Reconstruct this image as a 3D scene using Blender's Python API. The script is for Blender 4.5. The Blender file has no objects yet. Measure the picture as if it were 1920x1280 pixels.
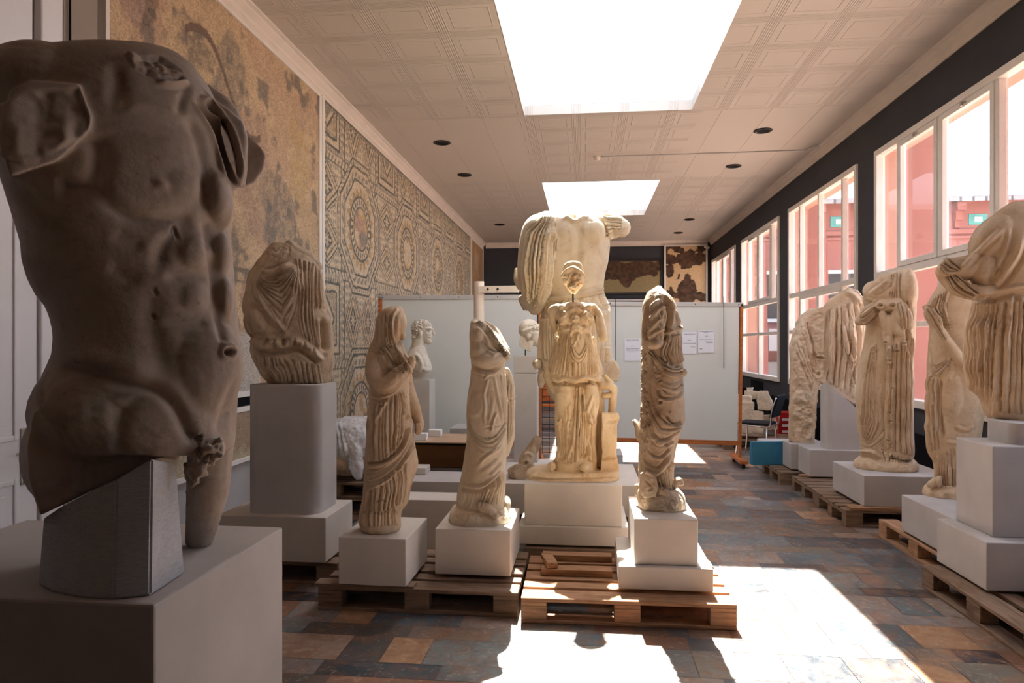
import bpy, bmesh, math, random
import numpy as np
from mathutils import Vector, Matrix
random.seed(7); RNG = np.random.default_rng(11)
PI = math.pi
# ---------------------------------------------------------------- camera model of the place
F = 1300.0; H = 1.58; TH = math.atan(136 / F); CS, SN = math.cos(TH), math.sin(TH)
def fromdepth(px, py, D):
    xc = (px - 960) * D / F
    return Vector((xc * CS - D * SN, xc * SN + D * CS, H - (py - 647) * D / F))
def onz(px, py, z):
    return fromdepth(px, py, F * (H - z) / (py - 647))
def onx(px, py, X):
    k = (px - 960) / F
    return fromdepth(px, py, X / (k * CS - SN))
def ony(px, py, Y):
    k = (px - 960) / F
    return fromdepth(px, py, Y / (k * SN + CS))

SC = bpy.context.scene
COL = SC.collection
# ---------------------------------------------------------------- object helpers
def link(o, parent=None):
    COL.objects.link(o)
    if parent is not None: o.parent = parent
    return o
def obj(name, bm, mat, parent=None, smooth=False):
    me = bpy.data.meshes.new(name)
    bmesh.ops.recalc_face_normals(bm, faces=bm.faces[:])
    bm.to_mesh(me); bm.free()
    if mat: me.materials.append(mat)
    if smooth:
        for p in me.polygons: p.use_smooth = True
    return link(bpy.data.objects.new(name, me), parent)
def tag(o, label=None, cat=None, group=None, kind=None):
    if label: o['label'] = label
    if cat: o['category'] = cat
    if group: o['group'] = group
    if kind: o['kind'] = kind
    return o
def thing(name, label, cat, loc=(0, 0, 0), rz=0, group=None):
    o = bpy.data.objects.new(name, None); COL.objects.link(o)
    o.empty_display_size = 0.1
    o.location = loc; o.rotation_euler = (0, 0, rz)
    return tag(o, label, cat, group)
def struct(name, bm, mat, parent=None, smooth=False):
    o = obj(name, bm, mat, parent, smooth)
    if parent is None: o['kind'] = 'structure'
    return o
def copy_tree(o, parent=None):
    c = o.copy(); COL.objects.link(c)
    if parent is not None: c.parent = parent
    for ch in list(o.children): copy_tree(ch, c)
    return c
def box(bm, x0, x1, y0, y1, z0, z1, bev=0.0, seg=2, rz=0.0):
    r = bmesh.ops.create_cube(bm, size=1.0)
    vs = r['verts']
    for v in vs:
        v.co = Vector(((x0 + x1) / 2 + v.co.x * (x1 - x0), (y0 + y1) / 2 + v.co.y * (y1 - y0), (z0 + z1) / 2 + v.co.z * (z1 - z0)))
    if rz:
        bmesh.ops.rotate(bm, verts=vs, cent=((x0 + x1) / 2, (y0 + y1) / 2, 0), matrix=Matrix.Rotation(rz, 3, 'Z'))
    if bev > 0:
        es = list({e for v in vs for e in v.link_edges})
        bmesh.ops.bevel(bm, geom=es, offset=bev, segments=seg, profile=0.5, affect='EDGES')
    return bm
def B(*a, **k):
    bm = bmesh.new(); box(bm, *a, **k); return bm
def cyl(bm, p0, p1, r0, r1=None, n=16, cap=True):
    p0 = Vector(p0); p1 = Vector(p1); r1 = r0 if r1 is None else r1
    d = (p1 - p0); q = d.to_track_quat('Z', 'Y')
    rings = []
    for p, r in ((p0, r0), (p1, r1)):
        rings.append([bm.verts.new(p + q @ Vector((r * math.cos(2 * PI * i / n), r * math.sin(2 * PI * i / n), 0))) for i in range(n)])
    for i in range(n):
        bm.faces.new((rings[0][i], rings[0][(i + 1) % n], rings[1][(i + 1) % n], rings[1][i]))
    if cap:
        bm.faces.new(rings[0][::-1]); bm.faces.new(rings[1])
    return bm
def tube(bm, pts, r, n=8):
    pts = [Vector(p) for p in pts]; rings = []
    for i, p in enumerate(pts):
        a = pts[max(i - 1, 0)]; b = pts[min(i + 1, len(pts) - 1)]
        q = (b - a).to_track_quat('Z', 'Y')
        rr = r[i] if isinstance(r, (list, tuple)) else r
        rings.append([bm.verts.new(p + q @ Vector((rr * math.cos(2 * PI * k / n), rr * math.sin(2 * PI * k / n), 0))) for k in range(n)])
    for a, b in zip(rings, rings[1:]):
        for k in range(n):
            bm.faces.new((a[k], a[(k + 1) % n], b[(k + 1) % n], b[k]))
    bm.faces.new(rings[0][::-1]); bm.faces.new(rings[-1])
    return bm
def prism(bm, poly, z0, z1):
    a = [bm.verts.new((x, y, z0)) for x, y in poly]; b = [bm.verts.new((x, y, z1)) for x, y in poly]
    n = len(poly)
    for i in range(n): bm.faces.new((a[i], a[(i + 1) % n], b[(i + 1) % n], b[i]))
    bm.faces.new(a[::-1]); bm.faces.new(b)
    return bm
def catmull(P, k=8):
    P = np.array(P, float)
    if len(P) < 3: 
        t = np.linspace(0, 1, k + 1)[:, None]; return P[0] * (1 - t) + P[-1] * t
    Q = np.vstack([2 * P[0] - P[1], P, 2 * P[-1] - P[-2]]); out = []
    for i in range(1, len(Q) - 2):
        p0, p1, p2, p3 = Q[i - 1], Q[i], Q[i + 1], Q[i + 2]
        for t in np.linspace(0, 1, k, endpoint=False):
            out.append(0.5 * (2 * p1 + (p2 - p0) * t + (2 * p0 - 5 * p1 + 4 * p2 - p3) * t * t + (3 * p1 - p0 - 3 * p2 + p3) * t ** 3))
    out.append(P[-1]); return np.array(out)
# ---------------------------------------------------------------- numpy noise
_T = np.random.default_rng(5).random((64, 64, 64))
def vnoise(p):
    i = np.floor(p).astype(int); f = p - i; f = f * f * (3 - 2 * f)
    i0 = i & 63; i1 = (i + 1) & 63
    x0, y0, z0 = i0.T; x1, y1, z1 = i1.T; fx, fy, fz = f.T
    c = lambda a, b, d: _T[a, b, d]
    a = c(x0, y0, z0) * (1 - fx) + c(x1, y0, z0) * fx
    b = c(x0, y1, z0) * (1 - fx) + c(x1, y1, z0) * fx
    d = c(x0, y0, z1) * (1 - fx) + c(x1, y0, z1) * fx
    e = c(x0, y1, z1) * (1 - fx) + c(x1, y1, z1) * fx
    return (a * (1 - fy) + b * fy) * (1 - fz) + (d * (1 - fy) + e * fy) * fz * 1.0
def fbm(p, o=4):
    s = 0; a = 0.5; q = np.array(p, float)
    for k in range(o):
        s = s + a * (vnoise(q) - 0.5); q = q * 2.03 + 17.3; a *= 0.5
    return s * 2
def sstep(a, b, x):
    t = np.clip((x - a) / (b - a), 0, 1); return t * t * (3 - 2 * t)
# ---------------------------------------------------------------- materials
def srgb(r, g, b):
    f = lambda c: (c / 255 / 12.92) if c / 255 <= 0.04045 else ((c / 255 + 0.055) / 1.055) ** 2.4
    return (f(r), f(g), f(b), 1)
class NT:
    def __init__(s, name):
        s.m = bpy.data.materials.new(name); s.m.use_nodes = True
        s.t = s.m.node_tree; s.t.nodes.clear()
        s.out = s.n('ShaderNodeOutputMaterial')
    def n(s, ty, **k):
        x = s.t.nodes.new(ty)
        for a, b in k.items(): setattr(x, a, b)
        return x
    def l(s, a, b): s.t.links.new(a, b)
    def bsdf(s, rough=0.6, spec=0.3):
        b = s.n('ShaderNodeBsdfPrincipled'); b.inputs['Roughness'].default_value = rough
        b.inputs['Specular IOR Level'].default_value = spec
        s.l(b.outputs[0], s.out.inputs[0]); return b
    def coord(s, kind='Object'):
        return s.n('ShaderNodeTexCoord').outputs[kind]
    def noise(s, vec, scale, detail=4, rough=0.55, dist=0.0):
        x = s.n('ShaderNodeTexNoise'); s.l(vec, x.inputs['Vector'])
        x.inputs['Scale'].default_value = scale; x.inputs['Detail'].default_value = detail
        x.inputs['Roughness'].default_value = rough; x.inputs['Distortion'].default_value = dist
        return x.outputs['Fac']
    def ramp(s, fac, stops, interp='LINEAR'):
        x = s.n('ShaderNodeValToRGB'); s.l(fac, x.inputs[0]); x.color_ramp.interpolation = interp
        el = x.color_ramp.elements
        while len(el) < len(stops): el.new(0.5)
        for e, (p, c) in zip(el, stops): e.position = p; e.color = c if len(c) == 4 else (*c, 1)
        return x.outputs[0]
    def mix(s, fac, a, b, mode='MIX'):
        x = s.n('ShaderNodeMix', data_type='RGBA', blend_type=mode)
        for sock, v in ((x.inputs['Factor'], fac), (x.inputs[6], a), (x.inputs[7], b)):
            if isinstance(v, (float, int)): sock.default_value = v
            elif isinstance(v, tuple): sock.default_value = v
            else: s.l(v, sock)
        return x.outputs[2]
    def math(s, op, a, b=None, c=None):
        x = s.n('ShaderNodeMath', operation=op)
        for i, v in enumerate((a, b, c)):
            if v is None: continue
            if isinstance(v, (float, int)): x.inputs[i].default_value = v
            else: s.l(v, x.inputs[i])
        return x.outputs[0]
    def bump(s, h, strength, dist, b):
        x = s.n('ShaderNodeBump'); s.l(h, x.inputs['Height'])
        x.inputs['Strength'].default_value = strength; x.inputs['Distance'].default_value = dist
        s.l(x.outputs[0], b.inputs['Normal']); return x
def plain(name, col, rough=0.6, spec=0.3, metal=0.0, var=0.06, nscale=6.0, bump=0.0, bscale=60):
    N = NT(name); b = N.bsdf(rough, spec); b.inputs['Metallic'].default_value = metal
    c = N.coord(); f = N.noise(c, nscale)
    d = tuple(max(0, x * (1 - 2.2 * var)) for x in col[:3]) + (1,); e = tuple(min(1, x * (1 + 2.2 * var)) for x in col[:3]) + (1,)
    N.l(N.ramp(f, [(0.3, d), (0.7, e)]), b.inputs['Base Color'])
    if bump: N.bump(N.noise(c, bscale, 3), 0.6, bump, b)
    return N.m
def marble(name, base, light, stain, dark, scale=3.0, rough=0.62, grain=0.0012, seed=0.0, stainamt=0.5):
    """aged carved marble: broad tone drift, ochre stains, small dark specks, fine grain"""
    N = NT(name); b = N.bsdf(rough, 0.25)
    mp = N.n('ShaderNodeMapping'); N.l(N.coord(), mp.inputs[0]); mp.inputs['Location'].default_value = (seed, seed * 1.7, seed * 0.3)
    c = mp.outputs[0]
    k = N.mix(N.ramp(N.noise(c, scale, 5, 0.6, 0.6), [(0.34, (0, 0, 0)), (0.66, (1, 1, 1))]), base, light)
    k = N.mix(N.math('MULTIPLY', N.ramp(N.noise(c, scale * 2.1, 6, 0.65, 1.2), [(0.5, (0, 0, 0)), (0.68, (1, 1, 1))]), stainamt), k, stain)
    st = N.n('ShaderNodeMapping'); N.l(N.coord(), st.inputs[0]); st.inputs['Scale'].default_value = (1, 1, 0.3); st.inputs['Location'].default_value = (seed + 4, 2, 9)
    k = N.mix(N.math('MULTIPLY', N.ramp(N.noise(st.outputs[0], scale * 5, 5, 0.6, 0.4), [(0.52, (0, 0, 0)), (0.72, (1, 1, 1))]), stainamt * 0.7), k, stain)
    k = N.mix(N.math('MULTIPLY', N.ramp(N.noise(c, scale * 12, 4, 0.7), [(0.62, (0, 0, 0)), (0.74, (1, 1, 1))]), 0.55), k, dark)
    N.l(k, b.inputs['Base Color'])
    h = N.math('ADD', N.noise(c, 90, 4, 0.65), N.math('MULTIPLY', N.noise(c, 320, 2), 0.5))
    N.bump(h, 0.5, grain * 2.2, b)
    return N.m
def painted(name, rough=0.75, grain=60, gamt=0.35, bump=0.0008, tess=0):
    """surface whose own colours sit in the mesh attribute 'col'"""
    N = NT(name); b = N.bsdf(rough, 0.2)
    a = N.n('ShaderNodeAttribute'); a.attribute_name = 'col'
    c = N.coord(); f = N.noise(c, grain, 4, 0.6)
    k = N.mix(gamt, a.outputs['Color'], N.ramp(f, [(0.3, (0.25, 0.25, 0.25)), (0.7, (0.8, 0.8, 0.8))]), 'OVERLAY')
    if tess:
        v = N.n('ShaderNodeTexVoronoi'); N.l(c, v.inputs['Vector']); v.inputs['Scale'].default_value = tess
        k = N.mix(0.45, k, N.ramp(v.outputs['Color'], [(0, (0.2, 0.2, 0.2)), (1, (0.85, 0.85, 0.85))]), 'OVERLAY')
    N.l(k, b.inputs['Base Color'])
    if bump: N.bump(f, 0.5, bump, b)
    return N.m
def painted_panel(name, mat, x, y0, y1, z0, z1, step, fn, axis='x', thick=0.02, parent=None, normal=1):
    """flat panel meshed finely enough to carry a pattern; fn(a, z) -> rgb array"""
    na = max(2, int((y1 - y0) / step)); nz = max(2, int((z1 - z0) / step))
    A, Z = np.meshgrid(np.linspace(y0, y1, na + 1), np.linspace(z0, z1, nz + 1))
    a, z = A.ravel(), Z.ravel()
    co = np.zeros((a.size, 3))
    if axis == 'x': co[:, 0] = x; co[:, 1] = a
    else: co[:, 0] = a; co[:, 1] = x
    co[:, 2] = z
    i, j = np.meshgrid(np.arange(na), np.arange(nz)); i = i.ravel(); j = j.ravel(); w = na + 1
    q = np.stack([j * w + i, j * w + i + 1, (j + 1) * w + i + 1, (j + 1) * w + i], 1)
    if normal < 0: q = q[:, ::-1]
    # rim and back
    bd = -thick * normal if axis == 'x' else thick * normal
    n0 = a.size
    ex = [[y0, z0], [y1, z0], [y1, z1], [y0, z1]]
    bk = np.array([[x + bd, e[0], e[1]] if axis == 'x' else [e[0], x + bd, e[1]] for e in ex])
    co = np.vstack([co, bk])
    c0, c1, c2, c3 = 0, na, nz * w + na, nz * w
    rim = [[c0, c1, n0 + 1, n0], [c1, c2, n0 + 2, n0 + 1], [c2, c3, n0 + 3, n0 + 2], [c3, c0, n0, n0 + 3], [n0, n0 + 1, n0 + 2, n0 + 3]]
    me = bpy.data.meshes.new(name)
    fs = q.tolist() + rim
    me.from_pydata(co.tolist(), [], fs); me.update()
    me.materials.append(mat)
    rgb = np.vstack([fn(a, z), np.tile([[0.3, 0.27, 0.22]], (4, 1))])
    at = me.attributes.new('col', 'FLOAT_COLOR', 'POINT')
    at.data.foreach_set('color', np.hstack([rgb, np.ones((len(rgb), 1))]).astype(np.float32).ravel())
    return link(bpy.data.objects.new(name, me), parent)
# ---------------------------------------------------------------- sculpture engine
def seg_dist(P, L):
    """distance of points to a polyline, and the running parameter 0..1 of the closest point"""
    best = np.full(len(P), 1e9); par = np.zeros(len(P))
    sl = np.linalg.norm(np.diff(L, axis=0), axis=1); tot = sl.sum() + 1e-9; run = 0
    for a, b, s in zip(L[:-1], L[1:], sl):
        d = b - a; t = np.clip(((P - a) @ d) / (d @ d + 1e-12), 0, 1)
        r = np.linalg.norm(P - a - t[:, None] * d, axis=1)
        m = r < best; best[m] = r[m]; par[m] = (run + t[m] * s) / tot; run += s
    return best, par
def in_poly(P, L):
    x, y = P.T; c = np.zeros(len(P), bool); j = len(L) - 1
    for i in range(len(L)):
        xi, yi = L[i]; xj, yj = L[j]
        k = ((yi > y) != (yj > y)) & (x < (xj - xi) * (y - yi) / (yj - yi + 1e-12) + xi); c ^= k; j = i
    return c
class Carving:
    def __init__(s, name, label, cat, D, cx, zb, voxel=0.006):
        s.name, s.label, s.cat, s.vox = name, label, cat, voxel
        p = fromdepth(cx, 700, D); s.P = Vector((p.x, p.y)); s.V = s.P.normalized(); s.U = Vector((s.V.y, -s.V.x))
        s.D = s.P.length; s.zb = zb; s.px = D / F
        s.bm = bmesh.new(); s.ops = []
        s.rz = math.atan2(s.U.y, s.U.x)
    def L(s, px, py, v=0.0):
        xc = (px - 960) / F; r = Vector((xc * CS - SN, xc * SN + CS)); t = (s.D + v) / r.dot(s.V)
        return ((r * t).dot(s.U), H - (py - 647) / F * t - s.zb)
    def LL(s, pts, v=0.0): return np.array([s.L(x, y, v) for x, y in pts])
    # ---- volumes
    def loft(s, rows, p=2.2, n=40, k=5, cap=True):
        R = []
        for r in rows:
            py, xl, xr, th = r[:4]; vo = r[4] if len(r) > 4 else 0.0
            a = s.L(xl, py, vo); b = s.L(xr, py, vo)
            R.append(((a[0] + b[0]) / 2, (b[0] - a[0]) / 2, (a[1] + b[1]) / 2, th, vo, (b[1] - a[1]) / 2))
        R = catmull(R, k); rings = []
        for cu, hw, z, th, vo, tilt in R:
            hw = max(hw, 0.004); th = max(th, 0.004); ring = []
            for i in range(n):
                t = 2 * PI * i / n; c, q = math.cos(t), math.sin(t)
                x = math.copysign(abs(c) ** (2 / p), c); y = math.copysign(abs(q) ** (2 / p), q)
                ring.append(s.bm.verts.new((cu + hw * x, vo + th * y, z + tilt * x)))
            rings.append(ring)
        for a, b in zip(rings, rings[1:]):
            for i in range(n): s.bm.faces.new((a[i], a[(i + 1) % n], b[(i + 1) % n], b[i]))
        s.bm.faces.new(rings[0][::-1]); s.bm.faces.new(rings[-1]); return s
    def limb(s, pts, n=14, k=6, flat=1.0):
        """tapered tube through (px, py, v, radius in photo px)"""
        Q = [(*s.L(x, y, v), v, r * s.px) for x, y, v, r in pts]
        Q = catmull([(q[0], q[2], q[1], q[3]) for q in Q], k)
        C = [Vector(q[:3]) for q in Q]; R = [max(q[3], 0.003) for q in Q]
        d0 = (C[1] - C[0]).normalized(); d1 = (C[-1] - C[-2]).normalized()
        pre = [(C[0] - d0 * R[0] * a, R[0] * b) for a, b in ((0.95, 0.3), (0.7, 0.71), (0.35, 0.93))]
        post = [(C[-1] + d1 * R[-1] * a, R[-1] * b) for a, b in ((0.35, 0.93), (0.7, 0.71), (0.95, 0.3))]
        A = pre + list(zip(C, R)) + post; rings = []
        for i, (c, r) in enumerate(A):
            a = A[max(i - 1, 0)][0]; b = A[min(i + 1, len(A) - 1)][0]
            q = (b - a).to_track_quat('Z', 'Y')
            rings.append([s.bm.verts.new(c + q @ Vector((r * math.cos(2 * PI * j / n), r * math.sin(2 * PI * j / n), 0))) for j in range(n)])
        for a, b in zip(rings, rings[1:]):
            for j in range(n): s.bm.faces.new((a[j], a[(j + 1) % n], b[(j + 1) % n], b[j]))
        s.bm.faces.new(rings[0][::-1]); s.bm.faces.new(rings[-1]); return s
    def blob(s, px, py, v, rx, rz, rv, rot=0.0):
        u, z = s.L(px, py, v)
        r = bmesh.ops.create_uvsphere(s.bm, u_segments=24, v_segments=14, radius=1.0)
        M = Matrix.Translation((u, v, z)) @ Matrix.Rotation(math.radians(rot), 4, 'Y') @ Matrix.Diagonal((rx * s.px, rv, rz * s.px, 1))
        bmesh.ops.transform(s.bm, verts=r['verts'], matrix=M); return s
    def slab(s, poly, v0, v1, fr=1.0):
        c = np.mean(poly, axis=0)
        a = [s.bm.verts.new((*(lambda q: (q[0], v0, q[1]))(s.L(*(c + (np.array(p) - c) * fr), v0)),)) for p in poly]
        b = [s.bm.verts.new((*(lambda q: (q[0], v1, q[1]))(s.L(*p, v1)),)) for p in poly]
        n = len(poly)
        for i in range(n): s.bm.faces.new((a[i], a[(i + 1) % n], b[(i + 1) % n], b[i]))
        bmesh.ops.triangulate(s.bm, faces=[s.bm.faces.new(a[::-1]), s.bm.faces.new(b)]); return s
    # ---- carving strokes (photo px -> the statue's own plane)
    def line(s, pts, w, h, taper=0.25, side=1): s.ops.append(('line', catmull(pts, 6), w, h, taper, side)); return s
    def soft(s, pts, w, h, taper=0.3, side=1): s.ops.append(('soft', catmull(pts, 6), w, h, taper, side)); return s
    def folds(s, A, Bp, n, amp, soft=8, sharp=0.6, wob=0.35, seed=0, side=1): s.ops.append(('folds', catmull(A, 6), catmull(Bp, 6), n, amp, soft, sharp, wob, seed, side)); return s
    def rough(s, poly, amp, scale, soft=6): s.ops.append(('rough', poly, amp, scale, soft)); return s
    def hole(s, px, py, r, h): s.ops.append(('line', np.array([[px - 0.5, py], [px + 0.5, py]]), r, -h, 0.0, 1)); return s
    def allrough(s, amp, scale): s.ops.append(('all', amp, scale)); return s
    def backfolds(s, k, amp, z0=-9, z1=9): s.ops.append(('back', k, amp, z0, z1)); return s
    def build(s, mat, smooth=4, parent=None, as_part=None, group=None):
        bmesh.ops.recalc_face_normals(s.bm, faces=s.bm.faces[:])
        me = bpy.data.meshes.new('tmp'); s.bm.to_mesh(me); s.bm.free()
        o = bpy.data.objects.new('tmp', me); COL.objects.link(o)
        m = o.modifiers.new('r', 'REMESH'); m.mode = 'VOXEL'; m.voxel_size = s.vox
        if smooth:
            smooth = max(1, smooth - 1)
            m = o.modifiers.new('s', 'SMOOTH'); m.factor = 0.6; m.iterations = smooth
        dg = bpy.context.evaluated_depsgraph_get(); dg.update()
        res = bpy.data.meshes.new_from_object(o.evaluated_get(dg))
        bpy.data.objects.remove(o); bpy.data.meshes.remove(me)
        nv = len(res.vertices); co = np.empty(nv * 3); res.vertices.foreach_get('co', co); co = co.reshape(-1, 3)
        nn = np.empty(nv * 3); res.vertices.foreach_get('normal', nn); nn = nn.reshape(-1, 3)
        # statue-plane coordinates seen along the line of sight
        t = s.D / (s.D + co[:, 1])
        Q = np.stack([co[:, 0] * t, (co[:, 2] + s.zb - H) * t + H - s.zb], 1)
        fw = sstep(-0.05, 0.45, -nn[:, 1])
        d = np.zeros(nv); px = s.px
        for op in s.ops:
            k = op[0]
            if k in ('line', 'soft'):
                _, pts, w, h, tp, side = op; Lp = s.LL(pts); W = w * px
                lo = Lp.min(0) - 3 * W; hi = Lp.max(0) + 3 * W
                m = np.where(((Q > lo) & (Q < hi)).all(1))[0]
                if not len(m): continue
                r, par = seg_dist(Q[m], Lp)
                e = np.ones(len(m)) if tp <= 0 else sstep(0, tp, par) * sstep(0, tp, 1 - par)
                r = r / W; prof = np.exp(-r * r) - (0.25 * np.exp(-((r - 1.9) / 0.8) ** 2) if k == 'line' else 0)
                d[m] += (1.3 * h if k == 'line' else .72 * h) * prof * e * (fw[m] if side == 1 else (1 - fw[m]))
            elif k == 'folds':
                _, A, Bq, n, amp, soft, sharp, wob, seed, side = op
                A = s.LL(A); Bq = s.LL(Bq); poly = np.vstack([A, Bq[::-1]])
                lo = poly.min(0) - 0.01; hi = poly.max(0) + 0.01
                m = np.where(((Q > lo) & (Q < hi)).all(1))[0]
                if not len(m): continue
                P = Q[m]; ins = in_poly(P, poly); m = m[ins]; P = P[ins]
                if not len(m): continue
                da, pa = seg_dist(P, A); db, pb = seg_dist(P, Bq)
                e1, _ = seg_dist(P, np.array([A[0], Bq[0]])); e2, _ = seg_dist(P, np.array([A[-1], Bq[-1]]))
                edge = sstep(0, soft * px, np.minimum(e1, e2))
                t = da / (da + db + 1e-9)
                q3 = np.stack([P[:, 0], P[:, 1], np.full(len(P), seed * 3.1)], 1)
                t = t + 1.5 * wob / n * fbm(q3 / (30 * px), 3) * np.minimum(1, 6 * np.minimum(t, 1 - t))
                rs = np.random.default_rng(100 + seed); cuts = np.concatenate([[0], np.cumsum(rs.uniform(0.55, 1.45, n))]); cuts /= cuts[-1]
                amps = rs.uniform(0.6, 1.25, n); t = np.clip(t, 0, 0.9999)
                idx = np.clip(np.searchsorted(cuts, t, side='right') - 1, 0, n - 1)
                loc = (t - cuts[idx]) / (cuts[idx + 1] - cuts[idx]); sk = rs.uniform(0.7, 1.45, n)[idx]
                prof = np.abs(np.sin(PI * loc ** sk)) ** sharp
                wd = np.minimum(1.3, (cuts[idx + 1] - cuts[idx]) * n)
                mod = 0.85 + 0.9 * fbm(q3 / (34 * px) + 7, 2)
                t2 = (t * n * 2.3 + 0.8 * fbm(q3 / (20 * px) + 2, 2)) % 1.0
                prof = prof * np.clip(mod, .35, 1.5) + 0.22 * (np.abs(np.sin(PI * t2)) ** 0.8 - 0.5)
                d[m] += 1.9 * amp * (prof - 0.5) * amps[idx] * wd * edge * (fw[m] if side == 1 else (1 - fw[m]))
            elif k == 'rough':
                _, poly, amp, sc, soft = op; Lp = s.LL(poly); Lc = np.vstack([Lp, Lp[:1]])
                ins = in_poly(Q, Lp); m = np.where(ins)[0]
                if not len(m): continue
                r, _ = seg_dist(Q[m], Lc); d[m] += amp * fbm(co[m] * sc + 3, 3) * sstep(0, soft * px, r)
            elif k == 'all':
                d += op[1] * fbm(co * op[2] + 9, 4)
            elif k == 'back':
                _, kk, amp, z0, z1 = op; ang = np.arctan2(nn[:, 0], nn[:, 1])
                ph = kk * ang + 2.0 * fbm(np.stack([co[:, 0] * 2, co[:, 1] * 2, co[:, 2] * 1.2], 1) + 5, 2)
                d += amp * (np.abs(np.sin(ph)) ** 0.7 - 0.5) * (1 - fw) * sstep(z0, z0 + 0.05, co[:, 2]) * sstep(z0, z0 + 0.05, z0 + z1 - co[:, 2])
        co = co + nn * d[:, None]
        if parent is None: co[:, 2] = np.maximum(co[:, 2], 0.001)
        res.vertices.foreach_set('co', co.astype(np.float32).ravel())
        res.polygons.foreach_set('use_smooth', np.ones(len(res.polygons), bool))
        res.update(); res.materials.clear(); res.materials.append(mat)
        res.name = as_part or s.name
        r = bpy.data.objects.new(as_part or s.name, res); COL.objects.link(r)
        if parent is not None: r.parent = parent
        else:
            r.location = (s.P.x, s.P.y, s.zb); r.rotation_euler = (0, 0, s.rz); tag(r, s.label, s.cat, group)
        return r
# ================================================================ PLACE
XL, XR, YB, YF, ZC = -3.0, 3.6, 20.3, -3.0, 4.58
M = {}
M['paint'] = plain('warm_white_paint', srgb(222, 208, 196), 0.6, 0.25, var=0.03, nscale=2)
M['frame'] = plain('window_paint', srgb(226, 218, 208), 0.45, 0.4, var=0.03, nscale=3)
M['dark'] = plain('charcoal_wall_paint', srgb(66, 66, 70), 0.75, 0.2, var=0.03, nscale=2)
M['black'] = plain('black_void', srgb(18, 18, 20), 0.8, 0.1)
M['greywall'] = plain('grey_wall_paint', srgb(176, 170, 166), 0.8, 0.2, var=0.03, nscale=1.5)
M['pier'] = plain('taupe_pier_paint', srgb(156, 144, 134), 0.8, 0.2, var=0.03, nscale=1.5)
M['door'] = plain('door_gloss_paint', srgb(226, 222, 222), 0.35, 0.45, var=0.02, nscale=2)
M['steel'] = plain('brushed_steel', srgb(176, 170, 160), 0.35, 0.5, 0.9, var=0.05, nscale=30)
M['chrome'] = plain('chrome', srgb(215, 215, 215), 0.12, 0.5, 1.0, var=0.01)
M['alu'] = plain('painted_aluminium', srgb(205, 200, 196), 0.4, 0.4, 0.2, var=0.02)
M['darkmetal'] = plain('dark_metal', srgb(60, 54, 50), 0.45, 0.5, 0.7)
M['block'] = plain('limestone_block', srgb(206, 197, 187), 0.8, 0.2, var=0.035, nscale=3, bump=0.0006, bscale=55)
M['block_shaded'] = plain('shaded_limestone_block', srgb(172, 164, 158), 0.82, 0.2, var=0.045, nscale=2.0, bump=0.0008, bscale=40)  # same pale stone as the other blocks, foreground shade put into the colour
M['block2'] = plain('grey_limestone_block', srgb(188, 182, 178), 0.82, 0.2, var=0.045, nscale=2.5, bump=0.0008, bscale=40)
M['tooled'] = None
N = NT('tooled_grey_support'); b = N.bsdf(0.85, 0.15)
mp = N.n('ShaderNodeMapping'); N.l(N.coord(), mp.inputs[0]); mp.inputs['Scale'].default_value = (14, 14, 60); mp.inputs['Rotation'].default_value = (0.3, 0.5, 0.2)
f = N.noise(mp.outputs[0], 3.0, 4, 0.6, 0.5)
N.l(N.ramp(f, [(0.3, srgb(164, 162, 163)), (0.7, srgb(184, 182, 182))]), b.inputs['Base Color']); N.bump(f, 0.7, 0.003, b)
M['tooled'] = N.m
def wood(name, a, bcol, rough=0.75, sc=(3, 40, 40)):
    N = NT(name); b = N.bsdf(rough, 0.2)
    oi = N.n('ShaderNodeObjectInfo'); mp = N.n('ShaderNodeMapping'); N.l(N.coord(), mp.inputs[0]); mp.inputs['Scale'].default_value = sc
    ad = N.n('ShaderNodeVectorMath', operation='ADD'); N.l(mp.outputs[0], ad.inputs[0])
    cb = N.n('ShaderNodeCombineXYZ'); N.l(N.math('MULTIPLY', oi.outputs['Random'], 40.0), cb.inputs[1]); N.l(cb.outputs[0], ad.inputs[1])
    f = N.noise(ad.outputs[0], 1.0, 6, 0.6, 1.0)
    k = N.ramp(f, [(0.25, a), (0.55, bcol), (0.8, tuple(min(1, c * 1.25) for c in bcol[:3]))])
    dirt = N.ramp(N.noise(N.coord(), 9, 4), [(0.5, (1, 1, 1)), (0.75, (0.72, 0.68, 0.62))])
    N.l(N.mix(0.7, k, dirt, 'MULTIPLY'), b.inputs['Base Color']); N.bump(f, 0.4, 0.0015, b); return N.m
M['pallet'] = wood('weathered_pallet_wood', srgb(88, 68, 54), srgb(140, 116, 96))
M['pallet_new'] = wood('newer_pallet_wood', srgb(126, 88, 62), srgb(178, 138, 106))
M['post'] = wood('varnished_pine', srgb(150, 84, 44), srgb(188, 112, 62), 0.5)
M['brown'] = plain('brown_case_cloth', srgb(92, 60, 36), 0.9, 0.15, var=0.05)
M['board'] = plain('whiteboard_panel', srgb(218, 218, 212), 0.6, 0.3, var=0.015, nscale=1.2)
M['paper'] = plain('paper', srgb(232, 232, 238), 0.8, 0.2, var=0.005)
M['ink'] = plain('ink', srgb(110, 110, 122), 0.9, 0.1)
M['foam'] = plain('white_foam', srgb(236, 236, 236), 0.9, 0.1, var=0.01)
M['blue'] = plain('blue_foam_board', srgb(66, 128, 160), 0.9, 0.1, var=0.06, nscale=5, bump=0.001, bscale=30)
M['red'] = plain('red_enamel', srgb(178, 30, 30), 0.4, 0.4)
M['fabric'] = plain('black_fabric', srgb(30, 30, 34), 0.9, 0.2, var=0.05)
M['salmon'] = plain('salmon_render', srgb(164, 104, 92), 0.9, 0.1, var=0.03, nscale=1.5)
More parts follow.
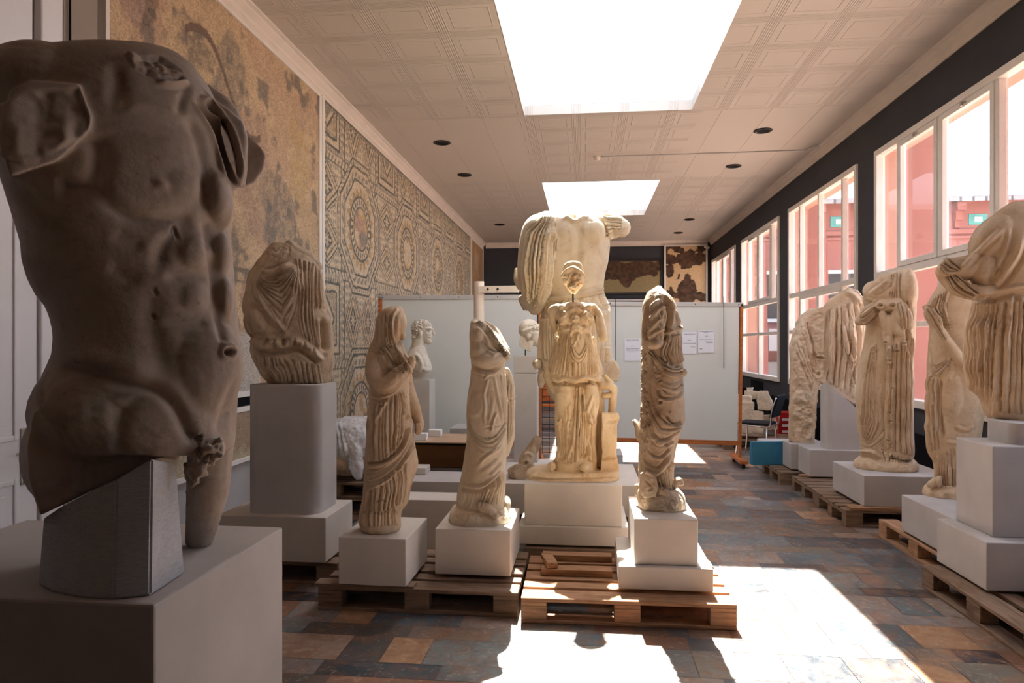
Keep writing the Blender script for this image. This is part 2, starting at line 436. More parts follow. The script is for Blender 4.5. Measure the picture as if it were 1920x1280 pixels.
M['peach'] = plain('peach_render', srgb(186, 138, 120), 0.9, 0.1, var=0.03, nscale=1.5)
M['teal'] = plain('teal_paint', srgb(90, 160, 150), 0.8, 0.2)
N = NT('roof_slates'); b = N.bsdf(0.8, 0.2); br = N.n('ShaderNodeTexBrick'); N.l(N.coord(), br.inputs['Vector'])
br.inputs['Scale'].default_value = 1.0; br.inputs['Color1'].default_value = srgb(150, 146, 146); br.inputs['Color2'].default_value = srgb(176, 170, 166); br.inputs['Mortar'].default_value = srgb(96, 92, 94)
br.inputs['Mortar Size'].default_value = 0.04; br.inputs['Brick Width'].default_value = 0.4; br.inputs['Row Height'].default_value = 0.28
N.l(br.outputs[0], b.inputs['Base Color']); M['slates'] = N.m
M['paving'] = plain('courtyard_paving', srgb(196, 172, 156), 0.9, 0.1, var=0.05, nscale=1)
# window glass: lets light straight through, mirrors a little
N = NT('window_glass'); tr = N.n('ShaderNodeBsdfTransparent'); tr.inputs[0].default_value = (0.95, 0.96, 0.97, 1)
gl = N.n('ShaderNodeBsdfGlossy'); gl.inputs['Roughness'].default_value = 0.02; fr = N.n('ShaderNodeFresnel'); fr.inputs[0].default_value = 1.45
df = N.n('ShaderNodeBsdfDiffuse'); df.inputs[0].default_value = (0.9, 0.9, 0.95, 1)
m0 = N.n('ShaderNodeMixShader'); m0.inputs[0].default_value = 0.09; N.l(tr.outputs[0], m0.inputs[1]); N.l(df.outputs[0], m0.inputs[2])
mx = N.n('ShaderNodeMixShader'); ge = N.n('ShaderNodeNewGeometry'); N.l(N.math('MULTIPLY', fr.outputs[0], N.math('SUBTRACT', 1.0, ge.outputs['Backfacing'])), mx.inputs[0]); N.l(m0.outputs[0], mx.inputs[1]); N.l(gl.outputs[0], mx.inputs[2]); N.l(mx.outputs[0], N.out.inputs[0]); M['glass'] = N.m
N = NT('rooflight_glass'); tr = N.n('ShaderNodeBsdfTransparent'); tr.inputs[0].default_value = (0.96, 0.97, 0.97, 1)
N.l(tr.outputs[0], N.out.inputs[0]); M['rglass'] = N.m
# embossed ceiling panels
N = NT('embossed_ceiling'); b = N.bsdf(0.6, 0.25); b.inputs['Base Color'].default_value = srgb(208, 196, 184)
g = N.n('ShaderNodeNewGeometry'); sp = N.n('ShaderNodeSeparateXYZ'); N.l(g.outputs['Position'], sp.inputs[0])
P_ = 0.62
def cell(o, off):
    a = N.math('FRACT', N.math('DIVIDE', N.math('ADD', o, off), P_)); return N.math('MULTIPLY', N.math('MINIMUM', a, N.math('SUBTRACT', 1.0, a)), P_)
ex = cell(sp.outputs[0], 100 * P_ + 0.11); ey = cell(sp.outputs[1], 100 * P_ + 0.22)
def ridge(d, at, w): return N.math('MAXIMUM', N.math('SUBTRACT', 1.0, N.math('DIVIDE', N.math('ABSOLUTE', N.math('SUBTRACT', d, at)), w)), 0.0)
dd = N.math('MINIMUM', ex, ey); hh = None
for at in (0.012, 0.032, 0.055):
    r_ = N.math('MAXIMUM', ridge(ex, at, 0.007), ridge(ey, at, 0.007)); hh = r_ if hh is None else N.math('MAXIMUM', hh, r_)
hh = N.math('MAXIMUM', hh, ridge(dd, 0.125, 0.007))
# plain (unembossed) strip of boards beside the gap between the two rooflights
yb = N.math('MULTIPLY', N.math('GREATER_THAN', sp.outputs[1], 9.08), N.math('LESS_THAN', sp.outputs[1], 12.6))
xs = N.math('MAXIMUM', N.math('LESS_THAN', sp.outputs[0], -0.9), N.math('GREATER_THAN', sp.outputs[0], 1.5))
far = N.math('GREATER_THAN', sp.outputs[1], 16.2)
pl = N.math('MAXIMUM', N.math('MULTIPLY', yb, xs), N.math('MULTIPLY', far, N.math('GREATER_THAN', sp.outputs[0], 1.5)))
seam = ridge(N.math('MULTIPLY', N.math('ABSOLUTE', ex), 1.0), 0.0, 0.006)
hh = N.math('ADD', N.math('MULTIPLY', hh, N.math('SUBTRACT', 1.0, pl)), N.math('MULTIPLY', seam, pl))
N.bump(hh, 0.9, 0.006, b); M['ceil'] = N.m

# ---- floor of slate tiles, every tile a face with its own tone
def build_floor():
    rng = np.random.default_rng(3)
    pal = np.array([srgb(*c)[:3] for c in [(82, 98, 106), (60, 72, 80), (116, 124, 124), (158, 112, 80), (170, 134, 102), (132, 100, 82), (130, 122, 118), (146, 136, 128), (94, 90, 84), (50, 55, 60), (150, 128, 112), (120, 116, 106)]])
    wt = np.array([.12, .1, .09, .09, .08, .1, .1, .08, .09, .06, .06, .1]); wt /= wt.sum()
    vs, fs, cs = [], [], []; y = YF; k = 0
    vs += [(XL, YF, -0.004), (XR, YF, -0.004), (XR, YB, -0.004), (XL, YB, -0.004)]; fs.append((0, 1, 2, 3)); cs.append((.16, .14, .13))
    while y < YB:
        h = 0.30 if k % 2 == 0 else 0.155; k += 1; y1 = min(y + h, YB); x = XL - rng.uniform(0, .3)
        while x < XR:
            w = rng.choice([.30, .30, .45, .60, .22]) ; a = max(x, XL); c = min(x + w, XR); x += w
            if c - a < 0.01: continue
            g = 0.0018; n = len(vs)
            vs += [(a + g, y + g, 0), (c - g, y + g, 0), (c - g, y1 - g, 0), (a + g, y1 - g, 0)]; fs.append((n, n + 1, n + 2, n + 3))
            cs.append(tuple(pal[rng.choice(len(pal), p=wt)] * rng.uniform(.7, 1.25)))
        y = y1
    me = bpy.data.meshes.new('floor'); me.from_pydata(vs, [], fs); me.update()
    at = me.attributes.new('col', 'FLOAT_COLOR', 'FACE'); at.data.foreach_set('color', np.hstack([np.array(cs), np.ones((len(cs), 1))]).astype(np.float32).ravel())
    a2 = me.attributes.new('rnd', 'FLOAT', 'FACE'); a2.data.foreach_set('value', rng.random(len(cs)).astype(np.float32))
    N = NT('slate_tiles'); b = N.bsdf(0.42, 0.5)
    a = N.n('ShaderNodeAttribute'); a.attribute_name = 'col'; r = N.n('ShaderNodeAttribute'); r.attribute_name = 'rnd'
    cb = N.n('ShaderNodeCombineXYZ'); N.l(N.math('MULTIPLY', r.outputs['Fac'], 50.0), cb.inputs[2])
    ad = N.n('ShaderNodeVectorMath', operation='ADD'); N.l(N.coord(), ad.inputs[0]); N.l(cb.outputs[0], ad.inputs[1]); v = ad.outputs[0]
    f1 = N.noise(v, 5, 6, 0.65, 1.6); f2 = N.noise(v, 11, 6, 0.7, 2.5); f3 = N.noise(v, 2.6, 3, 0.5, 1.0)
    k = N.mix(N.ramp(f1, [(0.42, (0, 0, 0)), (0.66, (1, 1, 1))]), a.outputs['Color'], srgb(150, 98, 62))
    k = N.mix(0.55, a.outputs['Color'], k)
    k = N.mix(N.math('MULTIPLY', N.ramp(f3, [(0.5, (0, 0, 0)), (0.7, (1, 1, 1))]), 0.6), k, srgb(66, 82, 92))
    k = N.mix(N.math('MULTIPLY', N.ramp(f2, [(0.60, (0, 0, 0)), (0.635, (1, 1, 1)), (0.67, (0, 0, 0))]), 0.45), k, srgb(206, 184, 160))
    k = N.mix(0.5, k, N.ramp(f2, [(0.3, (0.3, 0.3, 0.3)), (0.7, (0.72, 0.72, 0.72))]), 'OVERLAY')
    N.l(k, b.inputs['Base Color']); N.l(N.ramp(f1, [(0.3, (0.3, 0.3, 0.3)), (0.7, (0.52, 0.52, 0.52))]), b.inputs['Roughness'])
    N.bump(N.math('ADD', f2, f1), 0.5, 0.004, b); me.materials.append(N.m)
    o = link(bpy.data.objects.new('floor', me)); o['kind'] = 'structure'
build_floor()
# ---- ceiling with two rooflight openings, white shafts and their glazing
SKY = [(-0.78, 1.36, 5.3, 9.02), (-0.78, 1.36, 12.8, 16.2)]; SHAFT = 0.9
bm = bmesh.new()
ys = [YF, SKY[0][2], SKY[0][3], SKY[1][2], SKY[1][3], YB]
for i in range(5):
    if i in (1, 3): box(bm, XL, SKY[0][0], ys[i], ys[i + 1], ZC, ZC + 0.12); box(bm, SKY[0][1], XR, ys[i], ys[i + 1], ZC, ZC + 0.12)
    else: box(bm, XL, XR, ys[i], ys[i + 1], ZC, ZC + 0.12)
struct('ceiling', bm, M['ceil'])
M['shaft'] = plain('rooflight_shaft_paint', srgb(244, 244, 244), 0.8, 0.1, var=0.01)
for i, (x0, x1, y0, y1) in enumerate(SKY):
    bm = bmesh.new(); z0, z1, t = ZC + 0.0, ZC + SHAFT, 0.08
    z0 = ZC + 0.003
    box(bm, x0 - t, x0, y0 - t, y1 + t, z0 + .12, z1); box(bm, x1, x1 + t, y0 - t, y1 + t, z0 + .12, z1)
    box(bm, x0, x1, y0 - t, y0, z0 + .12, z1); box(bm, x0, x1, y1, y1 + t, z0 + .12, z1)
    w = struct('window_%d' % (i + 1), bm, M['shaft'])
    obj('pane', B(x0, x1, y0, y1, z1 - .012, z1 - .004), M['rglass'], w)
# ---- walls
W1Y = [(2.6, 5.34), (5.92, 9.03), (9.6, 12.7), (13.3, 16.4), (17.05, 20.12)]; WZ0, WZ1 = 0.90, 3.98
bm = bmesh.new(); t = 0.32
box(bm, XR, XR + t, YF, YB + .3, -0.1, WZ0); box(bm, XR, XR + t, YF, YB + .3, WZ1, ZC + .1)
e = [YF] + [v for w in W1Y for v in w] + [YB + .3]
for i in range(0, len(e), 2): box(bm, XR, XR + t, e[i], e[i + 1], WZ0, WZ1)
struct('wall_right', bm, M['dark'])
obj_w = struct('wall_back', B(XL - .3, XR, YB, YB + .3, -0.1, ZC + .1), M['dark'])
struct('wall_front', B(XL - .3, XR, YF - .3, YF, -0.1, ZC + .1), M['pier'])
struct('wall_left', B(XL - .3, XL, YF, YB, -0.1, ZC + .1), M['greywall'])
struct('trim_1', B(XL, XL + .035, 3.68, 3.96, 0, 4.44, bev=.004), M['pier'])
# cornices
def cornice(name, pts, axis_pts, flip=False):
    pass
prof = [(0, 0), (0.015, 0), (0.02, .02), (0.03, .03), (.035, .06), (.06, .085), (.075, .10), (.08, .115), (.11, .125), (.115, .14), (0, .14)]
def corn(name, sx, x):
    bm = bmesh.new(); a = [bm.verts.new((x + sx * p, YF, ZC - .14 + q)) for p, q in prof]; c = [bm.verts.new((x + sx * p, YB, ZC - .14 + q)) for p, q in prof]
    n = len(prof)
    for i in range(n): bm.faces.new((a[i], a[(i + 1) % n], c[(i + 1) % n], c[i]))
    bm.faces.new(a); bm.faces.new(c[::-1]); struct(name, bm, M['paint'])
corn('trim_2', 1, XL); corn('trim_3', -1, XR)
bm = bmesh.new(); a = [bm.verts.new((XL + .1, YB - p, ZC - .14 + q)) for p, q in prof]; c = [bm.verts.new((XR - .1, YB - p, ZC - .14 + q)) for p, q in prof]
for i in range(len(prof)): bm.faces.new((a[i], a[(i + 1) % len(prof)], c[(i + 1) % len(prof)], c[i]))
bm.faces.new(a); bm.faces.new(c[::-1]); struct('trim_4', bm, M['paint'])
# white flat band under the left cornice, dark skirting under the windows
struct('trim_5', B(XL, XL + .03, 4.08, YB - .02, 4.40, 4.452, bev=.003), M['paint'])
struct('baseboard_right', B(XR - .04, XR - .002, 5.0, YB - .01, 0, .62), M['black'])
# ---- windows in the right wall
def window(n, y0, y1, style):
    x0, x1 = XR - .015, XR + .075
    bm = bmesh.new(); f = .075
    box(bm, x0 - .015, x1, y0, y0 + f, WZ0, WZ1, .006); box(bm, x0 - .015, x1, y1 - f, y1, WZ0, WZ1, .006)
    box(bm, x0 - .015, x1, y0 + f, y1 - f, WZ1 - f, WZ1, .006); box(bm, x0 - .03, x1, y0 + f, y1 - f, WZ0, WZ0 + .085, .006)
    w = struct('window_%d' % n, bm, M['frame'])
    L = y1 - y0; zt = 2.44
    bm = bmesh.new(); box(bm, x0 + .005, x1 - .005, y0 + f, y1 - f, zt - .04, zt + .04, .006); obj('transom', bm, M['frame'], w)
    cu = [y0 + f, y0 + .17 * L + .03, y0 + L / 2, y1 - .20 * L, y1 - f]
    bm = bmesh.new()
    for c in cu[1:-1]: box(bm, x0 + .005, x1 - .005, c - .03, c + .03, zt + .04, WZ1 - f, .005)
    obj('mullion', bm, M['frame'], w)
    def sash(a, bq, z0, z1, hnd):
        bm = bmesh.new(); k = .06; xa, xb = x0 - .008, x0 + .04
        box(bm, xa, xb, a, a + k, z0, z1, .005); box(bm, xa, xb, bq - k, bq, z0, z1, .005); box(bm, xa, xb, a + k, bq - k, z0, z0 + k, .005); box(bm, xa, xb, a + k, bq - k, z1 - k, z1, .005)
        s = obj('sash', bm, M['frame'], w)
        bm = bmesh.new(); c = (a + bq) / 2
        if hnd: box(bm, xa - .02, xa, c - .035, c + .035, z1 - .035, z1 - .022); box(bm, xa - .035, xa - .02, c - .012, c + .012, z1 - .06, z1 - .02)
        else:
            for q in (a + .15, bq - .15): box(bm, xa - .012, xa, q - .04, q + .04, z0 + .002, z0 + .016)
        obj('latch', bm, M['steel'], s)
    lowm = []
    if style == 0:
        sash(cu[1] + .03, cu[2] - .03, zt + .04, WZ1 - f, True); sash(cu[2] + .03, cu[3] - .03, zt + .04, WZ1 - f, True)
        bm = bmesh.new(); c = y0 + L / 2; box(bm, x0 + .005, x1 - .005, c - .035, c + .035, WZ0 + .085, zt - .04, .005); box(bm, x0 + .01, x1 - .01, y0 + f, c - .035, 1.78, 1.84, .004); box(bm, x0 + .01, x1 - .01, c + .035, y1 - f, 1.78, 1.84, .004)
        obj('mullion', bm, M['frame'], w)
    else:
        bm = bmesh.new()
        for c in (cu[1], cu[3]): box(bm, x0 + .005, x1 - .005, c - .03, c + .03, WZ0 + .085, zt - .04, .005)
        for a, c in ((y0 + f, cu[1] - .03), (cu[3] + .03, y1 - f)): box(bm, x0 + .01, x1 - .01, a, c, 1.78, 1.84, .004)
        obj('mullion', bm, M['frame'], w)
        sash(cu[1] + .03, cu[2], WZ0 + .085, zt - .04, False); sash(cu[2], cu[3] - .03, WZ0 + .085, zt - .04, False)
    bm = bmesh.new()
    box(bm, XR + .08, XR + .322, y1 - .012, y1 - .001, WZ0, WZ1); box(bm, XR + .08, XR + .322, y0 + .001, y0 + .012, WZ0, WZ1); box(bm, XR + .08, XR + .36, y0 + .012, y1 - .012, WZ0 + .001, WZ0 + .02); box(bm, XR + .08, XR + .322, y0 + .012, y1 - .012, WZ1 - .012, WZ1 - .001)
    obj('reveal', bm, M['peach'], w)
    obj('pane', B(x1 - .03, x1 - .024, y0 + f - .01, y1 - f + .01, WZ0 + .08, WZ1 - f + .01), M['glass'], w)
for i, ((a, c), st) in enumerate(zip(W1Y, (1, 0, 1, 0, 0))): window(i + 3, a, c, st)
# ---- double door in the left wall
bm = bmesh.new(); box(bm, XL, XL + .05, 3.5, 3.66, 0, 3.7, .01); box(bm, XL, XL + .05, 1.5, 1.66, 0, 3.7, .01); box(bm, XL, XL + .05, 1.66, 3.5, 3.58, 3.7, .01); box(bm, XL, XL + .05, 1.66, 3.5, 2.62, 2.72, .01)
dr = struct('door_1', bm, M['door'])
for a, c in ((1.67, 2.575), (2.585, 3.49)):
    lf = obj('leaf', B(XL + .002, XL + .03, a, c, 0.01, 2.61, .003), M['door'], dr)
    for z0, z1 in ((.16, .42), (.5, .88), (1.08, 2.45)):
        bm = bmesh.new(); k = .03; y0, y1 = a + .13, c - .13
        box(bm, XL + .028, XL + .042, y0, y0 + k, z0, z1, .006); box(bm, XL + .028, XL + .042, y1 - k, y1, z0, z1, .006); box(bm, XL + .028, XL + .042, y0 + k, y1 - k, z0, z0 + k, .006); box(bm, XL + .028, XL + .042, y0 + k, y1 - k, z1 - k, z1, .006)
        box(bm, XL + .028, XL + .036, y0 + .08, y1 - .08, z0 + .08, z1 - .08, .004)
        obj('panel_moulding', bm, M['door'], lf)
bm = bmesh.new()
for a, c in ((1.7, 2.55), (2.61, 3.46)): box(bm, XL + .002, XL + .03, a, c, 2.76, 3.55, .003); box(bm, XL + .028, XL + .04, a + .12, c - .12, 2.88, 3.43, .006)
obj('overpanel', bm, M['door'], dr)
bm = bmesh.new(); yh = 3.40; box(bm, XL + .03, XL + .042, yh - .024, yh + .024, .84, 1.14, .004)
hd = obj('handle_plate', bm, M['steel'], dr)
bm = bmesh.new(); tube(bm, [(XL + .04, yh, 1.02), (XL + .085, yh, 1.02), (XL + .09, yh - .02, 1.02), (XL + .09, yh - .11, 1.015)], .008, 10); cyl(bm, (XL + .04, yh, 1.02), (XL + .05, yh, 1.02), .017)
obj('lever', bm, M['steel'], hd)
bm = bmesh.new(); tube(bm, [(XL + .045, 3.71, 4.43), (XL + .05, 3.71, 3.2), (XL + .045, 3.71, 2.2)], .007, 8); struct('trim_6', bm, M['black'])
# ---- world, sun, camera
w = bpy.data.worlds.new('World'); SC.world = w; w.use_nodes = True; nt = w.node_tree; nt.nodes.clear()
o_ = nt.nodes.new('ShaderNodeOutputWorld'); bg = nt.nodes.new('ShaderNodeBackground'); nt.links.new(bg.outputs[0], o_.inputs[0])
sun_dir = Vector((0.055, -0.72, -1.0)).normalized()
sk = nt.nodes.new('ShaderNodeTexSky'); sk.sky_type = 'NISHITA'; sk.sun_disc = False
sk.sun_elevation = math.asin(-sun_dir.z); sk.sun_rotation = math.atan2(-sun_dir.x, -sun_dir.y); sk.air_density = 1.0; sk.dust_density = 3.0; sk.ozone_density = 1.0
hz = nt.nodes.new('ShaderNodeMix'); hz.data_type = 'RGBA'; hz.inputs['Factor'].default_value = 0.55
nt.links.new(sk.outputs[0], hz.inputs[6]); hz.inputs[7].default_value = (3.05, 3.32, 3.75, 1)   # bright thin cloud
nt.links.new(hz.outputs[2], bg.inputs[0]); bg.inputs[1].default_value = 0.55
sl = bpy.data.lights.new('sun', 'SUN'); sl.energy = 18; sl.angle = 0.009; sl.color = (1.0, 0.97, 0.92)
so = bpy.data.objects.new('sun', sl); COL.objects.link(so); so.rotation_euler = sun_dir.to_track_quat('-Z', 'Y').to_euler()
cam = bpy.data.cameras.new('camera'); co_ = bpy.data.objects.new('camera', cam); COL.objects.link(co_)
cam.sensor_width = 36; cam.lens = F / 1920 * 36; cam.shift_y = 7 / 1920; cam.clip_start = 0.05; cam.clip_end = 300
co_.location = (0, 0, H); co_.rotation_euler = (PI / 2, 0, TH); SC.camera = co_
SC.view_settings.view_transform = 'Standard'; SC.view_settings.look = 'None'; SC.view_settings.gamma = 1; SC.view_settings.use_curve_mapping = False
SC.view_settings.exposure = 1.08
# ================================================================ OUTSIDE
YC = 25.0
bld = thing('outbuilding', 'salmon painted building with slate roof seen across the courtyard through the windows', 'building', (12, YC, 0))
def bb(name, mat, *boxes, parent=bld, loc=(12, YC, 0), bev=0):
    bm = bmesh.new()
    for q in boxes: box(bm, q[0] - loc[0], q[1] - loc[0], q[2] - loc[1], q[3] - loc[1], q[4], q[5], bev)
    return obj(name, bm, mat, parent)
bb('wall', M['salmon'], (4.2, 26, YC, YC + .4, -.3, 6.5))
bb('cornice', M['salmon'], (4.2, 26, YC - .12, YC, 5.35, 5.5), (4.2, 26, YC - .08, YC, 5.2, 5.28))
bb('gutter', M['alu'], (4.2, 26, YC - .55, YC - .4, 6.42, 6.56))
bm = bmesh.new()
vv = [bm.verts.new(v) for v in [(-7.8, -.6, 6.5), (14, -.6, 6.5), (14, 5.5, 9.6), (-7.8, 5.5, 9.6), (-7.8, -.6, 6.36), (14, -.6, 6.36), (14, 5.5, 9.4), (-7.8, 5.5, 9.4)]]
for f in ((0, 1, 2, 3), (7, 6, 5, 4), (0, 4, 5, 1), (1, 5, 6, 2), (2, 6, 7, 3), (3, 7, 4, 0)): bm.faces.new([vv[i] for i in f])
obj('roof', bm, M['slates'], bld)
for k in range(14):
    x = 4.9 + k * 1.5
    bb('corbel', M['salmon'], (x, x + .28, YC - .42, YC, 6.1, 6.36), (x + .03, x + .25, YC - .25, YC, 5.8, 6.1), (x + .06, x + .22, YC - .14, YC, 5.55, 5.8))
    v = bb('vent', M['teal'], (x + .55, x + 1.15, YC - .03, YC + .02, 5.66, 6.02)); bb('grille', M['frame'], (x + .73, x + .97, YC - .05, YC - .02, 5.75, 5.92), parent=v)
for k, x in enumerate([6.0, 8.1, 10.6, 13.0, 15.4, 17.8, 20.2]):
    wf = bb('window', M['frame'], (x, x + 1.5, YC - .05, YC, 4.05, 4.17), (x, x + .1, YC - .05, YC, 2.5, 4.05), (x + 1.4, x + 1.5, YC - .05, YC, 2.5, 4.05), (x + .7, x + .8, YC - .05, YC, 2.5, 4.05), (x - .05, x + 1.55, YC - .12, YC, 2.38, 2.5))
    bb('pane', M['darkmetal'], (x + .1, x + 1.4, YC - .02, YC + .01, 2.5, 4.05), parent=wf)
bb('plinth', M['block2'], (4.2, 26, YC - .25, YC, -.3, 1.0))
bb('lean_to', M['slates'], (4.6, 12, YC - 2.2, YC - .02, 1.4, 2.1))
# buttress fins of the hall itself between its windows, and the eaves above them
def fin(n, y0, y1, xo=4.5):
    bm = bmesh.new(); t = []
    for y in (y0, y1): t.append([bm.verts.new(v) for v in ((XR + .32, y, -.1), (xo, y, -.1), (xo - .06, y, 3.3), (xo - .16, y, 4.3), (XR + .32, y, 4.5))])
    for i in range(5): bm.faces.new((t[0][i], t[0][(i + 1) % 5], t[1][(i + 1) % 5], t[1][i]))
    bm.faces.new(t[0][::-1]); bm.faces.new(t[1]); struct('trim_%d' % n, bm, M['salmon'])
for i, (a, c) in enumerate(((5.38, 5.86), (9.07, 9.5), (12.75, 13.2), (16.45, 16.95), (20.18, 20.6))): fin(15 + i, a, c, (4.5, 4.5, 4.33, 4.22, 4.2)[i])
struct('trim_11', B(XR + .32, 4.25, YF, YB + .5, 4.42, 4.55), M['peach'])
struct('ground', B(XR + .32, 40, YF - 3, 32, -.5, -.12), M['paving'])
rf = struct('roof', B(XL - .5, XR + .4, YF - .4, YB + .4, ZC + .125, ZC + .3), M['slates']) if False else None

# ================================================================ PALLETS, BLOCKS
def make_pallet(label, mat):
    t = thing('wooden_pallet', label, 'pallet')
    ws = [.145, .1, .145, .1, .145]; gap = (.8 - sum(ws)) / 4; y = 0; rr = random.Random(5)
    for w in ws:
        obj('deck_board', B(0, 1.2, y, y + w, .122, .144, .003, 1), mat, t); y += w + gap
    for x in (0, .5275, 1.055): obj('cross_board', B(x, x + .145, 0, .8, .100, .122, .003, 1), mat, t)
    for yy, bw in ((0, .1), (.35, .1), (.70, .1)): obj('bottom_board', B(0, 1.2, yy, yy + bw, 0, .022, .003, 1), mat, t)
    for yy in (0, .35, .70):
        for x in (0, .5275, 1.055): obj('block', B(x, x + .145, yy, yy + .1, .022, .100, .004, 1), mat, t)
    return t
pal0 = make_pallet('weathered pallet at the front left, under the veiled and the headless draped women', M['pallet'])
pal0.location = (-1.585, 4.0, 0); pal0['group'] = 'wooden pallets'
def pallet(x, y, label, rz=0, z=0, new=False):
    c = copy_tree(pal0); c.location = (x, y, z); c.rotation_euler = (0, 0, rz); c['label'] = label
    if new:
        for ch in c.children:
            ch.material_slots[0].link = 'OBJECT'; ch.material_slots[0].material = M['pallet_new']
    return c
pallet(-.36, 3.93, 'sunlit empty-looking pallet at the front centre, under the stepped block of the one-armed statue', 0.012, new=True)
pallet(-.42, 4.9, 'pallet under the armoured goddess statue, mostly hidden behind the front centre pallet', 0.0)
pallet(-2.82, 4.42, 'dark pallet at the left wall under the broad block of the draped torso', 0.0)
pallet(2.2 + .8, 3.6, 'nearest pallet of the right row, under the tallest two-step block', PI / 2)
pallet(2.42 + .8, 4.82, 'right-row pallet with reddish edge under the block of the hip-slung draped statue', PI / 2, new=True)
pallet(2.26, 6.3, 'right-row pallet under the block of the dancer with knotted mantle', 0)
pallet(2.27, 7.12, 'right-row pallet between the dancer and the broken relief figure', 0)
pallet(2.2, 8.12, 'small-looking pallet beside the blue foam board in the right row', 0)
pallet(-2.95, 6.3, 'lower dark pallet under the bubble-wrapped stone by the left wall', 0, 0)
pallet(-2.95, 6.3, 'upper pallet of the stack beneath the bubble-wrapped stone', 0.01, .146)
pallet(2.1, 10.8, 'far pallet carrying carved stone fragments behind the black chair', 0)
pallet(-.76, 5.92, 'pallet under the long low block behind the armoured goddess', 0)
def block(name, label, cat, x0, x1, y0, y1, z0, z1, mat='block', bev=.006, rz=0, grp=None):
    bm = B(-(x1 - x0) / 2, (x1 - x0) / 2, -(y1 - y0) / 2, (y1 - y0) / 2, 0, z1 - z0, bev)
    o = obj(name, bm, M[mat]); o.location = ((x0 + x1) / 2, (y0 + y1) / 2, z0); o.rotation_euler = (0, 0, rz)
    return tag(o, label, cat, grp)
G_ = 'pale stone plinth blocks'
block('plinth_block', 'huge dark foreground block at the left corner carrying the male torso', 'plinth', -2.1, -1.09, 1.66, 2.42, 0, .92, mat='block_shaded', bev=.008, grp=G_)
block('plinth_block', 'broad low block at the left wall carrying a rounded pedestal', 'plinth', -2.42, -1.68, 4.37, 4.90, .16, .455, grp=G_)
block('plinth_block', 'single block under the veiled woman', 'plinth', -1.44, -1.03, 3.96, 4.47, .17, .449, rz=-.02, grp=G_)
block('plinth_block', 'single block under the headless woman wrapped in a mantle', 'plinth', -.92, -.45, 4.215, 4.81, .165, .446, grp=G_)
block('plinth_block', 'wide lower step block on the sunlit front centre pallet', 'plinth', .20, .735, 4.07, 4.70, .165, .297, rz=.0, grp=G_)
block('plinth_block', 'cubic upper block directly under the one-armed draped statue', 'plinth', .29, .655, 4.11, 4.71, .297, .567, grp=G_)
block('plinth_block', 'wide flat step block below the armoured goddess pedestal', 'plinth', -.47, .31, 4.93, 5.62, .16, .293, grp=G_)
block('plinth_block', 'sand-coloured block directly under the armoured goddess', 'plinth', -.43, .265, 4.955, 5.55, .293, .59, grp=G_)
for x, y, z, l in ((-1.6, 3.98, .144, 'short wood batten under the block of the veiled woman'), (-.98, 4.28, .144, 'short wood batten under the block of the headless wrapped woman')):
    tag(obj('wood_batten', B(x, x + .6, y, y + .1, z, z + .02, .002), M['pallet']), l, 'batten')
for i, (x, y, w_, r, l) in enumerate(((-.28, 4.62, .46, 0.0, 'long loose timber lying across the back of the sunlit pallet'), (-.27, 4.32, .44, 0.01, 'loose timber lying across the middle of the sunlit pallet'))):
    tag(obj('loose_timber', B(x, x + w_, y, y + .09, .146, .185, .003, rz=r), M['pallet_new']), l, 'timber')
tag(obj('timber_offcut', B(-.26, -.19, 4.33, 4.55, .188, .222, .003, rz=.25), M['pallet_new']), 'small sunlit offcut of timber resting on the pallet timbers', 'timber')
# centre back
block('plinth_block', 'long low block behind the armoured goddess, with the broken foot on it', 'plinth', -.78, .47, 5.8, 6.85, .16, .42, grp=G_)
block('plinth_block', 'low block standing on the floor behind the two front women', 'plinth', -1.42, -.72, 5.26, 5.55, .0, .385, rz=0, grp=G_)
block('plinth_block', 'narrow ledge-like block behind the low block and below the brown case', 'plinth', -1.72, -.8, 5.9, 6.4, .0, .40, mat='block2', grp=G_)
block('plinth_block', 'small block below the brown case beside the veiled woman', 'plinth', -1.68, -1.44, 6.2, 6.4, .402, .462, grp=G_)
block('plinth_block', 'grey block on the floor far behind the goddess, right of her altar', 'plinth', -.2, .46, 8.45, 8.95, 0, .26, mat='block2', grp=G_)
block('plinth_block', 'small grey block in front of the left screen by the brown case', 'plinth', -1.55, -1.2, 7.9, 8.4, .0, .62, mat='block2', grp=G_)
block('plinth_block', 'long white slab on the floor below the stone head pedestal', 'plinth', -1.0, -.25, 7.65, 8.15, 0, .24, grp=G_)
cs = thing('storage_case', 'long brown case with a cardboard-covered top behind the two front women', 'case', (-1.27, 6.86, 0))
obj('body', B(-.44, .44, -.3, .3, .40, .62, .01), M['brown'], cs); obj('rim', B(-.45, .45, -.31, .31, .62, .64, .004), M['black'], cs)
obj('cardboard_cover', B(-.46, .46, -.32, .32, .64, .652, .003), plain('cardboard', srgb(186, 156, 130), .9, .1), cs)
obj('base_box', B(-.42, .42, -.25, .25, 0, .40, .004), M['block2'], cs)
for x, y, z, r, l in ((-1.66, 6.62, .652, .1, 'left foam cube on the brown case, half behind the veiled woman'), (-1.58, 6.92, .652, 0, 'second foam cube on the brown case, right of the first'), (-.86, 6.6, .652, .2, 'foam cube on the case at the left edge of the wrapped woman')):
    tag(obj('foam_cube', B(x, x + .13, y, y + .08, z, z + .07, .006, rz=r), M['foam']), l, 'foam block', 'foam packing cubes')
